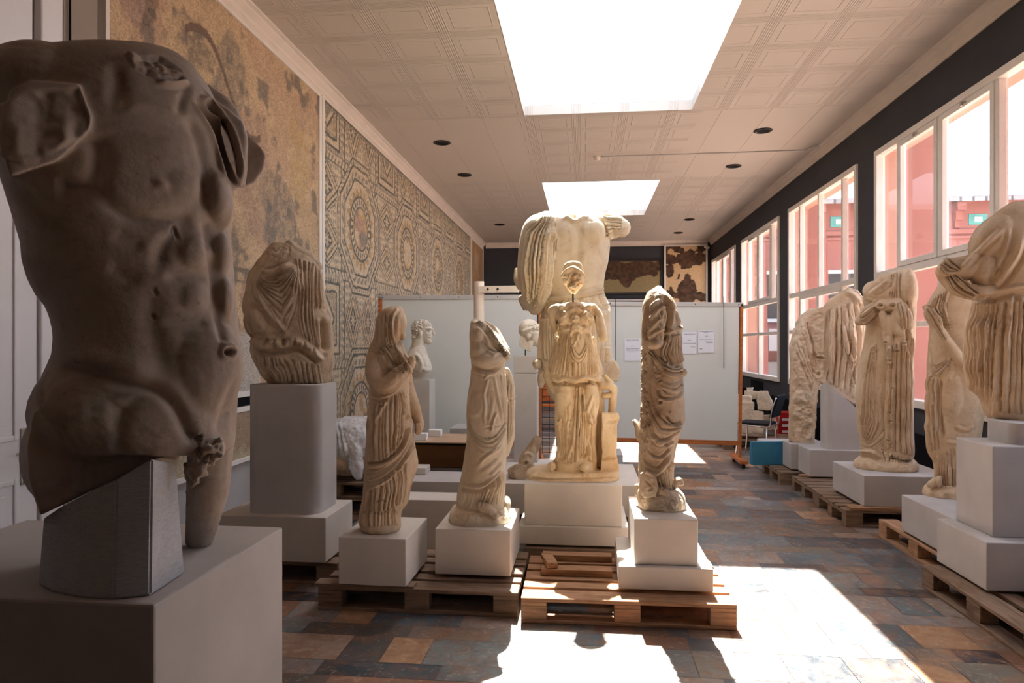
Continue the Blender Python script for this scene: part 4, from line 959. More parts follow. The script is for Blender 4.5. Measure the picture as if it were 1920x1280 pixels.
# ---------------------------------------------------------------- foreground male torso
s = Carving('marble_statue', 'huge dark nude male torso with a cloak over one shoulder in the left foreground', 'statue', 2.12, 240, .92, .0046)
s.loft([(106, 40, 330, .12), (118, 26, 345, .18), (146, 14, 372, .23), (190, 2, 400, .27), (240, -8, 422, .29), (300, -6, 429, .30), (345, 4, 433, .295), (400, 22, 434, .285), (450, 36, 430, .27), (500, 52, 436, .26), (560, 78, 441, .255), (610, 97, 446, .255), (660, 97, 448, .26), (700, 80, 447, .27), (750, 62, 444, .28), (800, 52, 441, .28), (835, 52, 438, .26)], p=2.15, n=64)
s.slab([(62, 770), (50, 835), (54, 900), (75, 966), (120, 945), (160, 925), (220, 898), (262, 876), (300, 858), (335, 862), (345, 800), (300, 740)], -.20, .22)
s.limb([(398, 800, .04, 42), (394, 860, .05, 43), (389, 920, .06, 41), (380, 975, .07, 33), (374, 1008, .08, 28)])
# chest: broad pectoral plate seen three-quarter, narrow far pectoral, shoulder caps, neck stump
s.blob(268, 300, -.12, 118, 112, .165, 18); s.blob(318, 352, -.15, 70, 62, .13, 10); s.blob(90, 180, -.02, 104, 84, .22); s.blob(180, 190, -.08, 110, 80, .18); s.blob(402, 375, -.13, 32, 58, .12, -8)
s.slab([(20, 170), (60, 150), (150, 158), (173, 222), (168, 246), (110, 300), (20, 330), (-4, 260)], -.36, -.02)
s.slab([(150, 112), (205, 101), (235, 96), (300, 100), (340, 122), (358, 152), (350, 200), (240, 200), (160, 150)], -.13, .14)
s.blob(325, 215, -.1, 62, 60, .13)
s.blob(172, 460, -.03, 108, 150, .19); s.blob(240, 500, -.10, 84, 100, .15)
s.blob(350, 478, -.165, 48, 46, .09, 8); s.blob(411, 478, -.13, 22, 46, .068)
s.blob(350, 560, -.165, 46, 46, .085); s.blob(416, 560, -.13, 22, 46, .065); s.blob(366, 690, -.145, 84, 110, .125); s.blob(200, 770, -.05, 122, 108, .23); s.blob(110, 850, .02, 58, 90, .2)
s.blob(392, 842, -.19, 28, 24, .065); s.limb([(378, 862, -.235, 14), (368, 890, -.25, 10), (360, 908, -.245, 6)])
# cloak
s.slab([(354, 150), (376, 158), (402, 184), (432, 208), (456, 228), (464, 260), (461, 304), (458, 334), (453, 352), (441, 350), (437, 362), (430, 360), (420, 335), (402, 296), (384, 256), (366, 214)], -.17, .02)
s.limb([(372, 165, .04, 18), (418, 205, .02, 24), (440, 250, .0, 24), (452, 300, .0, 14), (453, 346, -.02, 8)])
s.limb([(358, 172, -.10, 12), (374, 215, -.15, 14), (398, 270, -.17, 13), (418, 322, -.17, 10), (433, 356, -.16, 6)])
s.limb([(400, 196, -.12, 9), (424, 240, -.16, 10), (440, 290, -.17, 8), (447, 340, -.16, 6)])
s.slab([(440, 240), (470, 256), (490, 276), (499, 292), (494, 318), (478, 342), (452, 352)], .05, .22)
s.line([(364, 178), (398, 232), (420, 290), (436, 345)], 5, -.030); s.line([(384, 190), (425, 240), (443, 300), (446, 340)], 5, -.030); s.line([(372, 182), (392, 188), (408, 204), (424, 222)], 5, .012)
s.line([(384, 196), (406, 244), (426, 300), (441, 352)], 4, -.02)
# anatomy
s.soft([(176, 335), (205, 380), (250, 408), (310, 414), (372, 404)], 15, -.026, .15); s.soft([(384, 398), (388, 340), (374, 265), (350, 215)], 10, -.020, .15)
s.soft([(382, 410), (392, 450), (402, 520), (412, 600), (424, 648)], 9, -.022, .08)
s.hole(428, 660, 6, .034); s.soft([(412, 640), (428, 646), (440, 650)], 8, .010)
s.soft([(386, 424), (348, 430), (308, 462), (290, 520)], 14, -.020); s.soft([(292, 520), (284, 590), (296, 660), (326, 735)], 22, -.017)
s.soft([(304, 520), (350, 516), (402, 518)], 10, -.013); s.soft([(296, 606), (350, 604), (408, 604)], 12, -.012)
s.soft([(110, 686), (180, 700), (235, 716), (285, 728), (325, 756), (350, 800), (368, 838)], 11, -.034, .1); s.soft([(120, 655), (220, 682), (300, 706)], 22, .016)
s.soft([(448, 700), (430, 750), (412, 800), (404, 830)], 10, -.020)
s.soft([(176, 250), (190, 300), (160, 350), (100, 350)], 18, -.035, .1); s.soft([(216, 112), (222, 160), (214, 205)], 14, -.022); s.soft([(214, 212), (270, 196), (330, 214), (352, 236)], 12, .012)
s.soft([(358, 152), (344, 180), (330, 225)], 8, -.012)
for a in ([(206, 436), (240, 450), (268, 474)], [(196, 500), (232, 514), (262, 536)]): s.soft(a, 15, -.008)
for a in ([(320, 440), (330, 426), (336, 452)], [(286, 540), (296, 552)], [(284, 588), (292, 600)]): s.line(a, 3, -.006)
s.soft([(300, 343), (306, 346)], 8, .014, 0); s.line([(290, 152), (322, 158), (356, 152)], 5, .014); s.rough([(232, 100), (300, 103), (340, 127), (350, 150), (290, 150), (250, 130)], .05, 22)
s.rough([(40, 170), (150, 162), (172, 222), (166, 245), (60, 320), (0, 300), (0, 200)], .045, 12); s.rough([(366, 826), (416, 820), (418, 850), (396, 870), (368, 866)], .045, 50, 3)
s.rough([(60, 800), (200, 740), (330, 830), (230, 900), (76, 964)], .007, 14); s.rough([(345, 866), (388, 862), (380, 910), (352, 930)], .03, 40, 2)
s.soft([(296, 740), (236, 766), (222, 830), (214, 868)], 12, -.012); s.soft([(345, 850), (352, 890), (350, 960)], 10, -.03)
s.line([(368, 828), (374, 820), (380, 816)], 3, -.022)
s.allrough(.004, 5); s.allrough(.0012, 60); s.build(MB_['torso'], 16)
# grey tooled support under the broken thigh
bts = [((72, 1096), (82, 968)), ((96, 1110), (110, 952)), ((150, 1121), (160, 926)), ((212, 1124), (218, 900)), ((282, 1117), (286, 858)), ((345, 1076), (329, 866))]
bm = bmesh.new(); lo = []; hi = []
for (bx_, by_), (tx_, ty_) in bts:
    q = onz(bx_, by_, .921); dp = F * (H - .921) / (by_ - 647); lo.append(q); hi.append(fromdepth(tx_, ty_, dp + .03))
back = Vector((-.33, .52, 0)).normalized() * .30
lo += [lo[-1] + back, lo[0] + back * .8]; hi += [hi[-1] + back * .8 - Vector((0, 0, .16)), hi[0] + back * .7 - Vector((0, 0, .12))]
org = lo[3].copy(); va = [bm.verts.new(p - org) for p in lo]; vb = [bm.verts.new(p - org) for p in hi]; n = len(va)
for i in range(n): bm.faces.new((va[i], va[(i + 1) % n], vb[(i + 1) % n], vb[i]))
bm.faces.new(va[::-1]); bm.faces.new(vb)
bmesh.ops.bevel(bm, geom=[e for e in bm.edges], offset=.006, segments=2, affect='EDGES')
o = obj('stone_support', bm, M['tooled']); o.location = org; tag(o, 'grey tooled stone support under the broken thigh of the foreground torso', 'support')
# ---------------------------------------------------------------- draped torso at the left wall
s = Carving('marble_statue', 'brown headless draped torso fragment on the rounded pedestal at the left', 'statue', 4.86, 540, 1.30, .0044)
s.loft([(457, 510, 550, .05), (468, 500, 570, .09), (490, 484, 592, .14), (515, 467, 603, .17), (545, 461, 607, .18), (576, 455, 613, .185), (602, 463, 618, .19), (635, 471, 621, .19), (660, 470, 624, .185), (690, 483, 621, .17), (712, 498, 619, .15), (727, 518, 612, .10)], p=2.4, n=56)
s.limb([(543, 458, -.02, 8), (556, 472, -.06, 9), (575, 480, -.05, 10), (594, 500, -.02, 9)]); s.blob(545, 528, -.13, 26, 34, .09); s.blob(490, 600, -.08, 30, 36, .1)
s.limb([(608, 585, -.05, 7), (616, 620, -.06, 6), (619, 670, -.05, 6), (614, 712, -.04, 6)]); s.line([(605, 592), (607, 630), (610, 662)], 5, -.05)
s.line([(487, 502), (500, 511), (525, 504), (550, 488)], 3.5, .016); s.line([(490, 512), (503, 520), (526, 514), (548, 500)], 4, -.012)
s.folds([(486, 514), (503, 525), (528, 520), (552, 500)], [(480, 538), (510, 590), (534, 622), (556, 570), (560, 520)], 7, .014, 5, .7, seed=1)
s.line([(481, 540), (498, 578), (520, 606), (534, 622), (537, 634)], 4, .018); s.line([(530, 585), (545, 565), (556, 540)], 3, .012)
s.folds([(554, 482), (560, 540), (560, 600), (568, 636)], [(592, 492), (588, 545), (590, 600), (600, 655)], 5, .011, 5, seed=2)
s.folds([(592, 492), (590, 545), (592, 580)], [(605, 510), (607, 545), (612, 580)], 3, .009, 4, seed=3)
s.line([(470, 646), (482, 640), (498, 650), (516, 642), (530, 650), (548, 638), (570, 646), (590, 662), (604, 680)], 6, .026, .05); s.line([(472, 658), (500, 660), (530, 658), (560, 656), (596, 680)], 4, -.022, .05)
s.folds([(478, 662), (486, 700), (502, 716)], [(600, 682), (606, 720)], 11, .020, 5, .5, seed=4)
for x, y in ((500, 645), (515, 647), (533, 645), (552, 643), (570, 650), (586, 662)): s.line([(x, y - 12), (x - 2, y + 6)], 2.5, -.014)
s.line([(456, 560), (470, 585), (500, 620), (520, 628)], 8, .008); s.rough([(500, 462), (545, 456), (548, 480), (520, 490), (498, 480)], .02, 30)
s.backfolds(5, .012).allrough(.006, 14); s.build(MB_['brown'], 3)
# ---------------------------------------------------------------- veiled woman
s = Carving('marble_statue', 'standing woman with a veiled head and worn face, wrapped in a mantle', 'statue', 4.28, 728, .449, .0044)
s.loft([(640, 699, 747, .06), (652, 693, 756, .11), (670, 690, 764, .14), (700, 691, 768, .15), (735, 692, 766, .15), (760, 691, 768, .15), (790, 688, 772, .155), (820, 687, 776, .16), (850, 685, 781, .16), (868, 684, 783, .16), (890, 683, 776, .155), (915, 682, 768, .15), (938, 680, 764, .15), (955, 677, 752, .14), (975, 673, 752, .14), (988, 675, 751, .14), (999, 686, 742, .11)], n=56)
s.loft([(574, 731, 751, .03), (582, 716, 757, .075), (595, 706, 760, .10), (612, 703, 758, .11), (628, 701, 752, .11), (645, 698, 746, .11), (660, 695, 748, .10)], n=40)
s.blob(750, 606, -.01, 12.5, 24, .072); s.blob(754, 628, -.01, 6.5, 8, .04); s.limb([(740, 640, -.02, 8), (744, 655, -.03, 9)])
s.limb([(702, 668, -.08, 13), (704, 704, -.12, 16), (722, 722, -.16, 16), (745, 706, -.17, 14), (763, 690, -.15, 10)]); s.limb([(764, 692, -.15, 7), (771, 682, -.15, 6.5), (774, 672, -.14, 4)])
for q in ((768, 672), (771, 669), (774, 668)): s.limb([(q[0], q[1] + 12, -.16, 2.4), (q[0] + 1, q[1] + 4, -.165, 2.2), (q[0] - 2, q[1], -.165, 1.8)], n=8)
s.limb([(748, 640, -.02, 3.5), (756, 660, -.05, 4), (764, 676, -.08, 4)])
s.limb([(763, 700, .02, 8), (768, 730, .02, 8.5), (776, 760, .0, 9.5), (783, 782, -.01, 8.5), (787, 797, -.02, 7.5), (784, 810, -.02, 4.5)])
for k in range(3): s.limb([(781 + 3 * k, 796, -.05, 2.3), (783 + 3 * k, 806, -.055, 2.2), (781 + 2 * k, 813, -.05, 1.6)], n=8)
s.line([(747, 577), (737, 592), (735, 618), (739, 645), (752, 668), (767, 690), (772, 702)], 2.8, .013, .05); s.line([(742, 588), (740, 620), (744, 642)], 3, -.008)
s.folds([(722, 586), (721, 615), (722, 645), (738, 672), (758, 698)], [(736, 590), (735, 620), (741, 650), (755, 674), (770, 698)], 4, .013, 4, seed=1)
s.folds([(704, 600), (700, 648)], [(722, 586), (722, 645)], 3, .006, 6, seed=2)
s.folds([(694, 656), (712, 668), (738, 690), (756, 704)], [(720, 648), (738, 672), (758, 698), (764, 703)], 4, .010, 4, seed=3)
for a in ([(712, 662), (726, 684), (742, 694)], [(724, 672), (736, 690), (750, 698)], [(706, 735), (722, 742), (742, 732), (760, 708)]): s.line(a, 2.6, .009)
s.line([(738, 706), (748, 702), (757, 706)], 4, .008)
s.line([(732, 742), (720, 760), (708, 784), (704, 800)], 2.6, .011); s.line([(693, 742), (712, 746), (731, 742)], 3, .010); s.line([(693, 752), (712, 756), (726, 748)], 2.5, .008)
s.folds([(692, 760), (689, 810), (687, 874)], [(731, 744), (729, 790), (732, 862)], 5, .010, 5, seed=4)
s.folds([(731, 744), (729, 790), (732, 862)], [(757, 730), (766, 770), (768, 806), (757, 838)], 5, .011, 5, seed=5)
s.line([(755, 745), (762, 775), (768, 786)], 2.6, .010); s.line([(752, 765), (764, 783), (772, 775)], 2.6, .010)
s.line([(686, 877), (712, 873), (737, 860), (756, 838), (767, 806), (772, 782)], 2.8, .014, .05); s.line([(686, 871), (712, 867), (734, 855), (752, 834), (764, 800)], 3, -.012, .05)
s.folds([(686, 880), (712, 876), (740, 860), (758, 838), (770, 806)], [(686, 914), (706, 909), (736, 889), (760, 860), (777, 830)], 5, .011, 4, seed=6)
s.line([(686, 917), (706, 911), (736, 891), (760, 862), (777, 832)], 2.6, .013, .05)
s.folds([(684, 922), (676, 984)], [(768, 856), (766, 905), (760, 942)], 9, .018, 4, .55, seed=7); s.folds([(678, 960), (677, 990)], [(748, 950), (747, 985)], 8, .014, 4, .55, seed=8)
s.line([(690, 957), (712, 963), (732, 952), (746, 955)], 1.6, -.008); s.line([(700, 942), (718, 938), (728, 942)], 1.6, -.006)
for k in range(26): t_ = k / 25; s.hole(770 - 52 * t_ ** .8, 800 + 62 * t_, 1.5, .005)
s.backfolds(6, .014, .05, 1.2).allrough(.004, 14); s.build(MB_['warm'], 3)
# ---------------------------------------------------------------- wrapped headless woman
s = Carving('marble_statue', 'headless standing woman tightly wrapped in a mantle, arm bent across her chest', 'statue', 4.56, 912, .446, .0044)
s.loft([(600, 884, 894, .03), (606, 882, 906, .07), (616, 881, 922, .11), (630, 880, 936, .14), (648, 881, 944, .155), (662, 882, 950, .16), (676, 883, 948, .155), (692, 884, 946, .145), (712, 883, 948, .14), (735, 879, 949, .14), (755, 877, 950, .145), (780, 876, 950, .15), (805, 877, 949, .15), (832, 875, 950, .15), (860, 871, 948, .15), (888, 866, 947, .15), (912, 861, 946, .145), (935, 857, 946, .145), (958, 855, 944, .14)], n=56)
s.loft([(948, 856, 948, .17), (955, 846, 952, .20), (966, 843, 956, .22), (977, 848, 951, .22), (986, 870, 936, .17)], p=3, n=40); s.blob(950, 945, .05, 8, 14, .08)
s.blob(898, 628, -.05, 17, 26, .11); s.blob(900, 662, -.08, 19, 26, .1); s.blob(916, 674, -.12, 32, 17, .085)
s.limb([(890, 601, .02, 4.5), (906, 608, -.03, 6), (922, 626, -.06, 7), (936, 646, -.1, 7), (949, 664, -.12, 7), (950, 672, -.12, 6)])
s.limb([(912, 606, .04, 5), (928, 620, .02, 7), (940, 640, -.02, 7), (950, 656, -.06, 6)])
s.limb([(949, 694, .03, 6), (954, 712, .04, 7), (958, 745, .05, 7), (956, 785, .05, 8), (955, 815, .05, 9), (948, 850, .04, 6)]); s.folds([(950, 700), (950, 790), (948, 840)], [(961, 720), (962, 780), (958, 830)], 3, .012, 3, seed=9)
s.folds([(884, 605), (902, 609), (922, 634), (938, 656), (948, 672)], [(896, 602), (912, 610), (930, 632), (946, 655), (954, 666)], 4, .013, 3, seed=1)
s.line([(884, 612), (898, 610), (912, 622), (925, 645), (936, 660)], 3, -.010)
for a in ([(910, 640), (920, 652), (935, 660)], [(922, 668), (935, 662), (945, 664)], [(905, 648), (915, 658), (930, 664)]): s.line(a, 2.4, .007)
s.line([(884, 682), (898, 693), (920, 695), (938, 686), (947, 676)], 3, -.013); s.line([(890, 690), (905, 700), (925, 700), (938, 690)], 3, .008)
s.line([(920, 698), (912, 706), (907, 712)], 2.2, .010); s.line([(916, 702), (912, 722), (908, 740), (910, 762), (908, 780), (910, 800)], 2.2, .011)
s.line([(926, 700), (930, 725), (938, 765), (944, 798)], 2.2, .009); s.line([(933, 772), (926, 785), (921, 812)], 2.4, .011); s.line([(925, 740), (922, 770), (918, 792)], 3, .006); s.line([(877, 768), (890, 778), (902, 765), (905, 745)], 4, .005)
s.folds([(948, 700), (950, 800)], [(936, 700), (944, 795)], 2, .010, 4, seed=2)
s.folds([(877, 778), (888, 806), (905, 820), (926, 818), (942, 798), (948, 784)], [(877, 806), (890, 834), (908, 848), (932, 842), (946, 820), (950, 806)], 3, .014, 3, seed=3)
s.line([(896, 874), (908, 860), (926, 846), (940, 838)], 3, .011); s.line([(892, 884), (915, 870), (938, 852)], 4, -.007); s.line([(916, 896), (932, 880), (944, 862)], 3, .010)
s.line([(864, 908), (882, 913), (904, 911), (926, 896), (942, 878)], 3, .013, .06); s.line([(864, 916), (884, 920), (906, 917), (930, 900), (944, 884)], 3.4, -.014, .06)
s.folds([(862, 920), (856, 952)], [(900, 920), (888, 955)], 4, .011, 3, seed=4); s.folds([(906, 920), (892, 955)], [(936, 892), (918, 945)], 4, .015, 3, seed=5); s.folds([(936, 892), (920, 946)], [(946, 884), (946, 945)], 4, .015, 3, seed=6)
s.limb([(902, 950, -.16, 8), (918, 955, -.19, 8), (932, 966, -.215, 6)]); 
for k in range(4): s.limb([(924 + 4 * k, 962 - k, -.215, 2.6), (929 + 4 * k, 969 - k, -.225, 2.2)], n=8)
s.rough([(845, 958), (955, 956), (950, 975), (930, 985), (860, 982)], .014, 30); s.line([(905, 803), (925, 800), (944, 795)], 2, -.006); s.hole(887, 641, 3, .004)
s.backfolds(5, .012, .1, 1.0).allrough(.004, 12); s.build(MB_['ivory'], 3)
# ---------------------------------------------------------------- armoured goddess with loose head on a rod
s = Carving('marble_statue', 'goddess with a gorgon breastplate and small altar, her broken head held above on a rod', 'statue', 5.26, 1078, .59, .0046)
def same(v=.0046):
    q = Carving(s.name, '', '', 5.26, 1078, .59, v); return q
s.loft([(567, 1062, 1094, .05), (573, 1042, 1110, .085), (585, 1041, 1114, .11), (600, 1045, 1109, .12), (615, 1048, 1106, .12), (625, 1050, 1106, .10), (640, 1047, 1108, .10), (660, 1044, 1112, .11), (685, 1042, 1116, .115), (704, 1041, 1118, .12), (716, 1041, 1120, .12), (740, 1041, 1120, .125), (770, 1041, 1120, .13), (800, 1041, 1119, .14), (830, 1044, 1118, .15), (855, 1042, 1119, .16), (870, 1034, 1121, .17), (884, 1028, 1122, .17)], n=56)
s.loft([(618, 1052, 1106, .08), (632, 1048, 1109, .115), (655, 1043, 1114, .135), (682, 1037, 1121, .155), (700, 1033, 1127, .17), (711, 1032, 1128, .175), (714, 1034, 1126, .16)], n=56)
s.loft([(877, 1000, 1156, .22), (883, 988, 1160, .25), (892, 986, 1161, .26), (900, 989, 1159, .25), (905, 998, 1150, .23)], p=3.2, n=48)
s.limb([(1046, 578, 0, 9), (1036, 582, 0, 8), (1037, 602, .02, 7.5), (1041, 620, .03, 6)]); s.limb([(1108, 577, 0, 9), (1120, 588, -.02, 9), (1126, 610, -.06, 9), (1131, 633, -.10, 8.5)])
s.limb([(1045, 632, .04, 3), (1039, 662, .04, 4), (1031, 702, .04, 3.5)]); s.limb([(1112, 634, .04, 3), (1119, 668, .04, 4), (1128, 702, .04, 4)])
s.limb([(1026, 690, .02, 3), (1028, 705, .02, 8), (1034, 720, .02, 8), (1040, 732, .02, 6)])
s.blob(1060, 596, -.08, 13, 14, .06); s.blob(1097, 596, -.08, 13, 14, .06); s.blob(1078, 598, -.125, 8, 9, .03)
s.line([(1049, 584), (1047, 598), (1055, 612), (1066, 616), (1078, 609), (1090, 615), (1104, 611), (1111, 598), (1109, 584)], 2.4, .011, .03); s.line([(1062, 577), (1070, 583), (1078, 579), (1087, 583), (1095, 577)], 2.6, .013)
for x, y in ((1050, 590), (1050, 602), (1062, 611), (1094, 611), (1106, 602), (1107, 590), (1065, 579), (1091, 579)): s.hole(x, y, 2.6, .012)
s.blob(1052, 576, -.07, 6, 6, .03); s.blob(1104, 576, -.07, 6, 6, .03); s.line([(1056, 583), (1060, 590), (1055, 594)], 2, .012); s.line([(1100, 583), (1097, 590), (1101, 594)], 2, .012)
for x, y in ((1075, 596), (1081, 596)): s.hole(x, y, 1.6, .007)
s.line([(1075, 602), (1078, 603), (1082, 602)], 1.4, -.006); s.soft([(1050, 621), (1064, 617), (1080, 619), (1096, 617), (1109, 621)], 2.6, .012, .05); s.limb([(1070, 626, -.12, 3), (1080, 614, -.13, 5), (1090, 624, -.12, 3)])
s.folds([(1050, 626), (1046, 662), (1037, 704)], [(1070, 626), (1066, 665), (1064, 706)], 5, .013, 4, seed=1); s.folds([(1098, 624), (1102, 665), (1100, 706)], [(1109, 624), (1114, 662), (1124, 702)], 5, .013, 4, seed=2)
s.folds([(1072, 626), (1074, 650), (1086, 664), (1096, 648), (1096, 626)], [(1067, 640), (1068, 672), (1086, 684), (1100, 668), (1100, 640)], 3, .010, 3, seed=3)
s.folds([(1064, 678), (1064, 706)], [(1101, 678), (1102, 706)], 5, .010, 4, seed=4); s.line([(1080, 620), (1084, 640), (1090, 655)], 2, .010); s.line([(1086, 622), (1080, 640), (1075, 650)], 2, .010)
s.line([(1034, 706), (1048, 714), (1060, 710), (1078, 713), (1096, 708), (1112, 712), (1126, 706)], 3, .018, .04); s.line([(1038, 718), (1060, 718), (1080, 720), (1100, 716), (1122, 718)], 3.4, -.018, .05)
s.blob(1060, 752, -.11, 17, 38, .055); s.blob(1108, 752, -.11, 14, 38, .05)
s.folds([(1080, 722), (1076, 780), (1070, 872)], [(1096, 722), (1100, 790), (1098, 858)], 5, .020, 4, .5, seed=5); s.folds([(1046, 790), (1046, 850), (1040, 868)], [(1078, 735), (1068, 800), (1064, 872)], 4, .018, 4, .5, seed=6)
s.folds([(1098, 800), (1103, 866)], [(1119, 730), (1118, 872)], 3, .016, 4, seed=7); s.line([(1046, 850), (1062, 862), (1074, 830), (1078, 790)], 3, .014); s.line([(1112, 738), (1102, 770), (1098, 776)], 2.4, .012); s.line([(1108, 815), (1098, 852), (1086, 862)], 2.4, -.020)
s.blob(1034, 874, -.15, 8, 8, .05); s.blob(1096, 876, -.19, 10, 8, .045)
s.limb([(1123, 720, .0, 7), (1126, 790, .0, 8), (1126, 874, .0, 9)]); s.slab([(1129, 774), (1159, 774), (1161, 784), (1155, 796), (1155, 846), (1158, 866), (1161, 882), (1126, 882), (1130, 846)], -.13, .10)
s.limb([(1128, 724, -.02, 7), (1142, 723, -.03, 7.5), (1150, 729, -.03, 7)]); s.limb([(1151, 728, -.03, 6), (1149, 752, -.03, 6), (1147, 776, -.03, 5.5)]); s.limb([(1132, 742, -.03, 5), (1146, 741, -.03, 5)]); s.limb([(1136, 706, -.03, 3), (1147, 718, -.03, 4)])
s.line([(996, 897), (1040, 899), (1100, 898), (1156, 895)], 2, -.010, .03); s.rough([(988, 886), (1160, 886), (1156, 905), (996, 905)], .010, 26); s.line([(1132, 790), (1156, 790)], 3, -.006); s.line([(1128, 862), (1158, 862)], 2.4, .010)
s.line([(1113, 590), (1115, 612), (1118, 636)], 2.2, -.028, .1); s.line([(1046, 590), (1046, 612), (1048, 630)], 2.6, -.020, .1); s.blob(1046, 575, 0, 9, 6, .06); s.blob(1110, 575, 0, 9, 6, .06)
s.backfolds(6, .014, .2, 1.0).allrough(.004, 14); athena = s.build(MB_['gold'], 3)
h = same(.0036)
h.loft([(490, 1066, 1084, .03), (495, 1059, 1090, .06), (505, 1055, 1094, .085), (518, 1054, 1095, .09), (530, 1056, 1094, .08), (540, 1063, 1088, .06), (551, 1071, 1080, .03)], n=40)
h.line([(1054, 520), (1061, 509), (1073, 503), (1085, 508), (1095, 519)], 3, .016, .05); h.line([(1056, 508), (1064, 498), (1075, 494), (1086, 498), (1094, 508)], 2.4, -.010, .05)
h.soft([(1062, 518), (1074, 522), (1088, 518)], 6, -.012, .1); h.soft([(1070, 520), (1078, 536)], 6, -.008, .1); h.rough([(1058, 512), (1092, 512), (1092, 536), (1074, 548), (1060, 536)], .05, 30, 3); h.allrough(.003, 20)
hd_ = h.build(MB_['gold'], 2, parent=athena, as_part='broken_head'); a0 = h.L(1074, 549); a1 = h.L(1075, 574)
bm = bmesh.new(); cyl(bm, (a0[0], 0, a0[1] + .02), (a1[0], 0, a1[1] - .02), .007, n=10); obj('head_rod', bm, M['darkmetal'], athena)
# ---------------------------------------------------------------- one-armed draped statue
s = Carving('marble_statue', 'headless statue in profile with a buttoned sleeve and cut-off arm, sunlit along its rough back', 'statue', 4.40, 1242, .567, .0044)
s.loft([(535, 1233, 1240, .02), (541, 1226, 1244, .045), (547, 1216, 1250, .08), (556, 1210, 1259, .105), (570, 1205, 1267, .125), (590, 1204, 1273, .135), (608, 1203, 1275, .14), (620, 1203, 1277, .135), (640, 1203, 1279, .14), (665, 1203, 1279, .14), (690, 1203, 1281, .145), (712, 1203, 1281, .15), (735, 1204, 1283, .15), (765, 1202, 1284, .15), (785, 1200, 1284, .15), (800, 1198, 1279, .15), (820, 1198, 1272, .145), (845, 1198, 1266, .14), (870, 1198, 1262, .13), (890, 1198, 1262, .13), (915, 1198, 1262, .13), (926, 1198, 1264, .13)], n=56)
s.loft([(914, 1196, 1262, .15), (922, 1195, 1276, .17), (934, 1195, 1285, .19), (948, 1198, 1285, .20), (958, 1202, 1283, .18), (963, 1210, 1274, .15)], p=3, n=40)
s.slab([(1201, 888), (1213, 884), (1229, 894), (1233, 914), (1229, 930), (1206, 933), (1198, 915)], -.20, -.04); s.limb([(1190, 790, .08, 4), (1195, 800, .06, 5), (1199, 820, .04, 5)]); s.limb([(1194, 912, -.02, 5), (1193, 926, -.02, 4)])
s.limb([(1236, 560, -.07, 14), (1232, 584, -.11, 15), (1230, 610, -.13, 15), (1229, 632, -.13, 13)]); s.blob(1229, 645, -.15, 14, 8, .045, -12)
s.limb([(1262, 588, -.06, 10), (1266, 600, -.06, 11)]); s.limb([(1264, 912, -.04, 5), (1272, 902, -.02, 6), (1276, 906, -.02, 5)]); s.limb([(1232, 912, -.13, 6), (1240, 920, -.15, 6), (1248, 926, -.155, 4)])
for k in range(4): s.limb([(1236 + 4 * k, 916 + k, -.17, 2.4), (1239 + 4 * k, 925 + k, -.18, 2)], n=8)
s.limb([(1244, 630, -.11, 3.5), (1258, 626, -.09, 4), (1276, 614, -.05, 4)]); s.limb([(1214, 656, -.09, 4), (1234, 676, -.14, 6), (1256, 694, -.14, 7), (1280, 698, -.08, 7)])
for a in ([(1243, 576), (1232, 584), (1218, 602)], [(1243, 596), (1230, 606), (1217, 624)], [(1243, 618), (1228, 624), (1218, 636)], [(1240, 560), (1224, 572), (1214, 590)]): s.line(a, 2.8, .011)
for x, y in ((1241, 577), (1239, 597), (1239, 617)): s.line([(x - 1, y), (x + 2, y)], 2.4, .012, 0); s.line([(x - 3, y + 4), (x, y + 12), (x + 1, y + 16)], 2, -.010)
s.line([(1247, 562), (1255, 590), (1251, 615), (1247, 642)], 3.4, -.030, .1); s.line([(1218, 572), (1213, 600), (1213, 640)], 3.2, -.022, .1); s.line([(1243, 548), (1256, 566), (1266, 586)], 2.6, .010); s.line([(1240, 556), (1252, 572), (1262, 592)], 3, -.007)
s.line([(1246, 626), (1256, 621), (1268, 620), (1277, 612)], 3.4, .018, .1); s.line([(1246, 632), (1262, 627), (1278, 620)], 3, -.014, .1)
s.folds([(1246, 636), (1238, 662), (1250, 686)], [(1277, 622), (1279, 660), (1280, 680)], 6, .014, 4, seed=1)
s.folds([(1222, 650), (1240, 676), (1262, 688), (1281, 684)], [(1214, 662), (1234, 690), (1258, 704), (1282, 704)], 3, .016, 3, seed=2)
s.folds([(1236, 706), (1250, 716), (1268, 716), (1280, 710)], [(1240, 730), (1258, 740), (1276, 736), (1284, 724)], 2, .012, 3, seed=3)
s.line([(1234, 728), (1238, 742), (1252, 746), (1272, 742), (1284, 728)], 2.4, -.013, .06)
s.folds([(1218, 710), (1224, 750), (1240, 782), (1262, 796), (1282, 786)], [(1208, 760), (1214, 812), (1232, 836), (1252, 832), (1276, 806)], 3, .016, 4, seed=4)
s.line([(1246, 775), (1258, 790), (1268, 795), (1280, 786)], 2.4, -.018); s.line([(1214, 838), (1224, 852), (1238, 856), (1252, 845), (1262, 832)], 2.2, -.017); s.line([(1204, 855), (1216, 870), (1232, 876), (1246, 864), (1258, 848)], 2.2, -.017); s.line([(1242, 832), (1252, 833), (1264, 824)], 2.2, -.014); s.line([(1200, 870), (1214, 884), (1232, 888), (1248, 872), (1262, 850)], 3, .012)
s.folds([(1232, 894), (1238, 918)], [(1262, 862), (1263, 920)], 6, .030, 3, .5, wob=.1, seed=5); s.hole(1238, 753, 2.6, .014); s.hole(1255, 772, 1.4, .008)
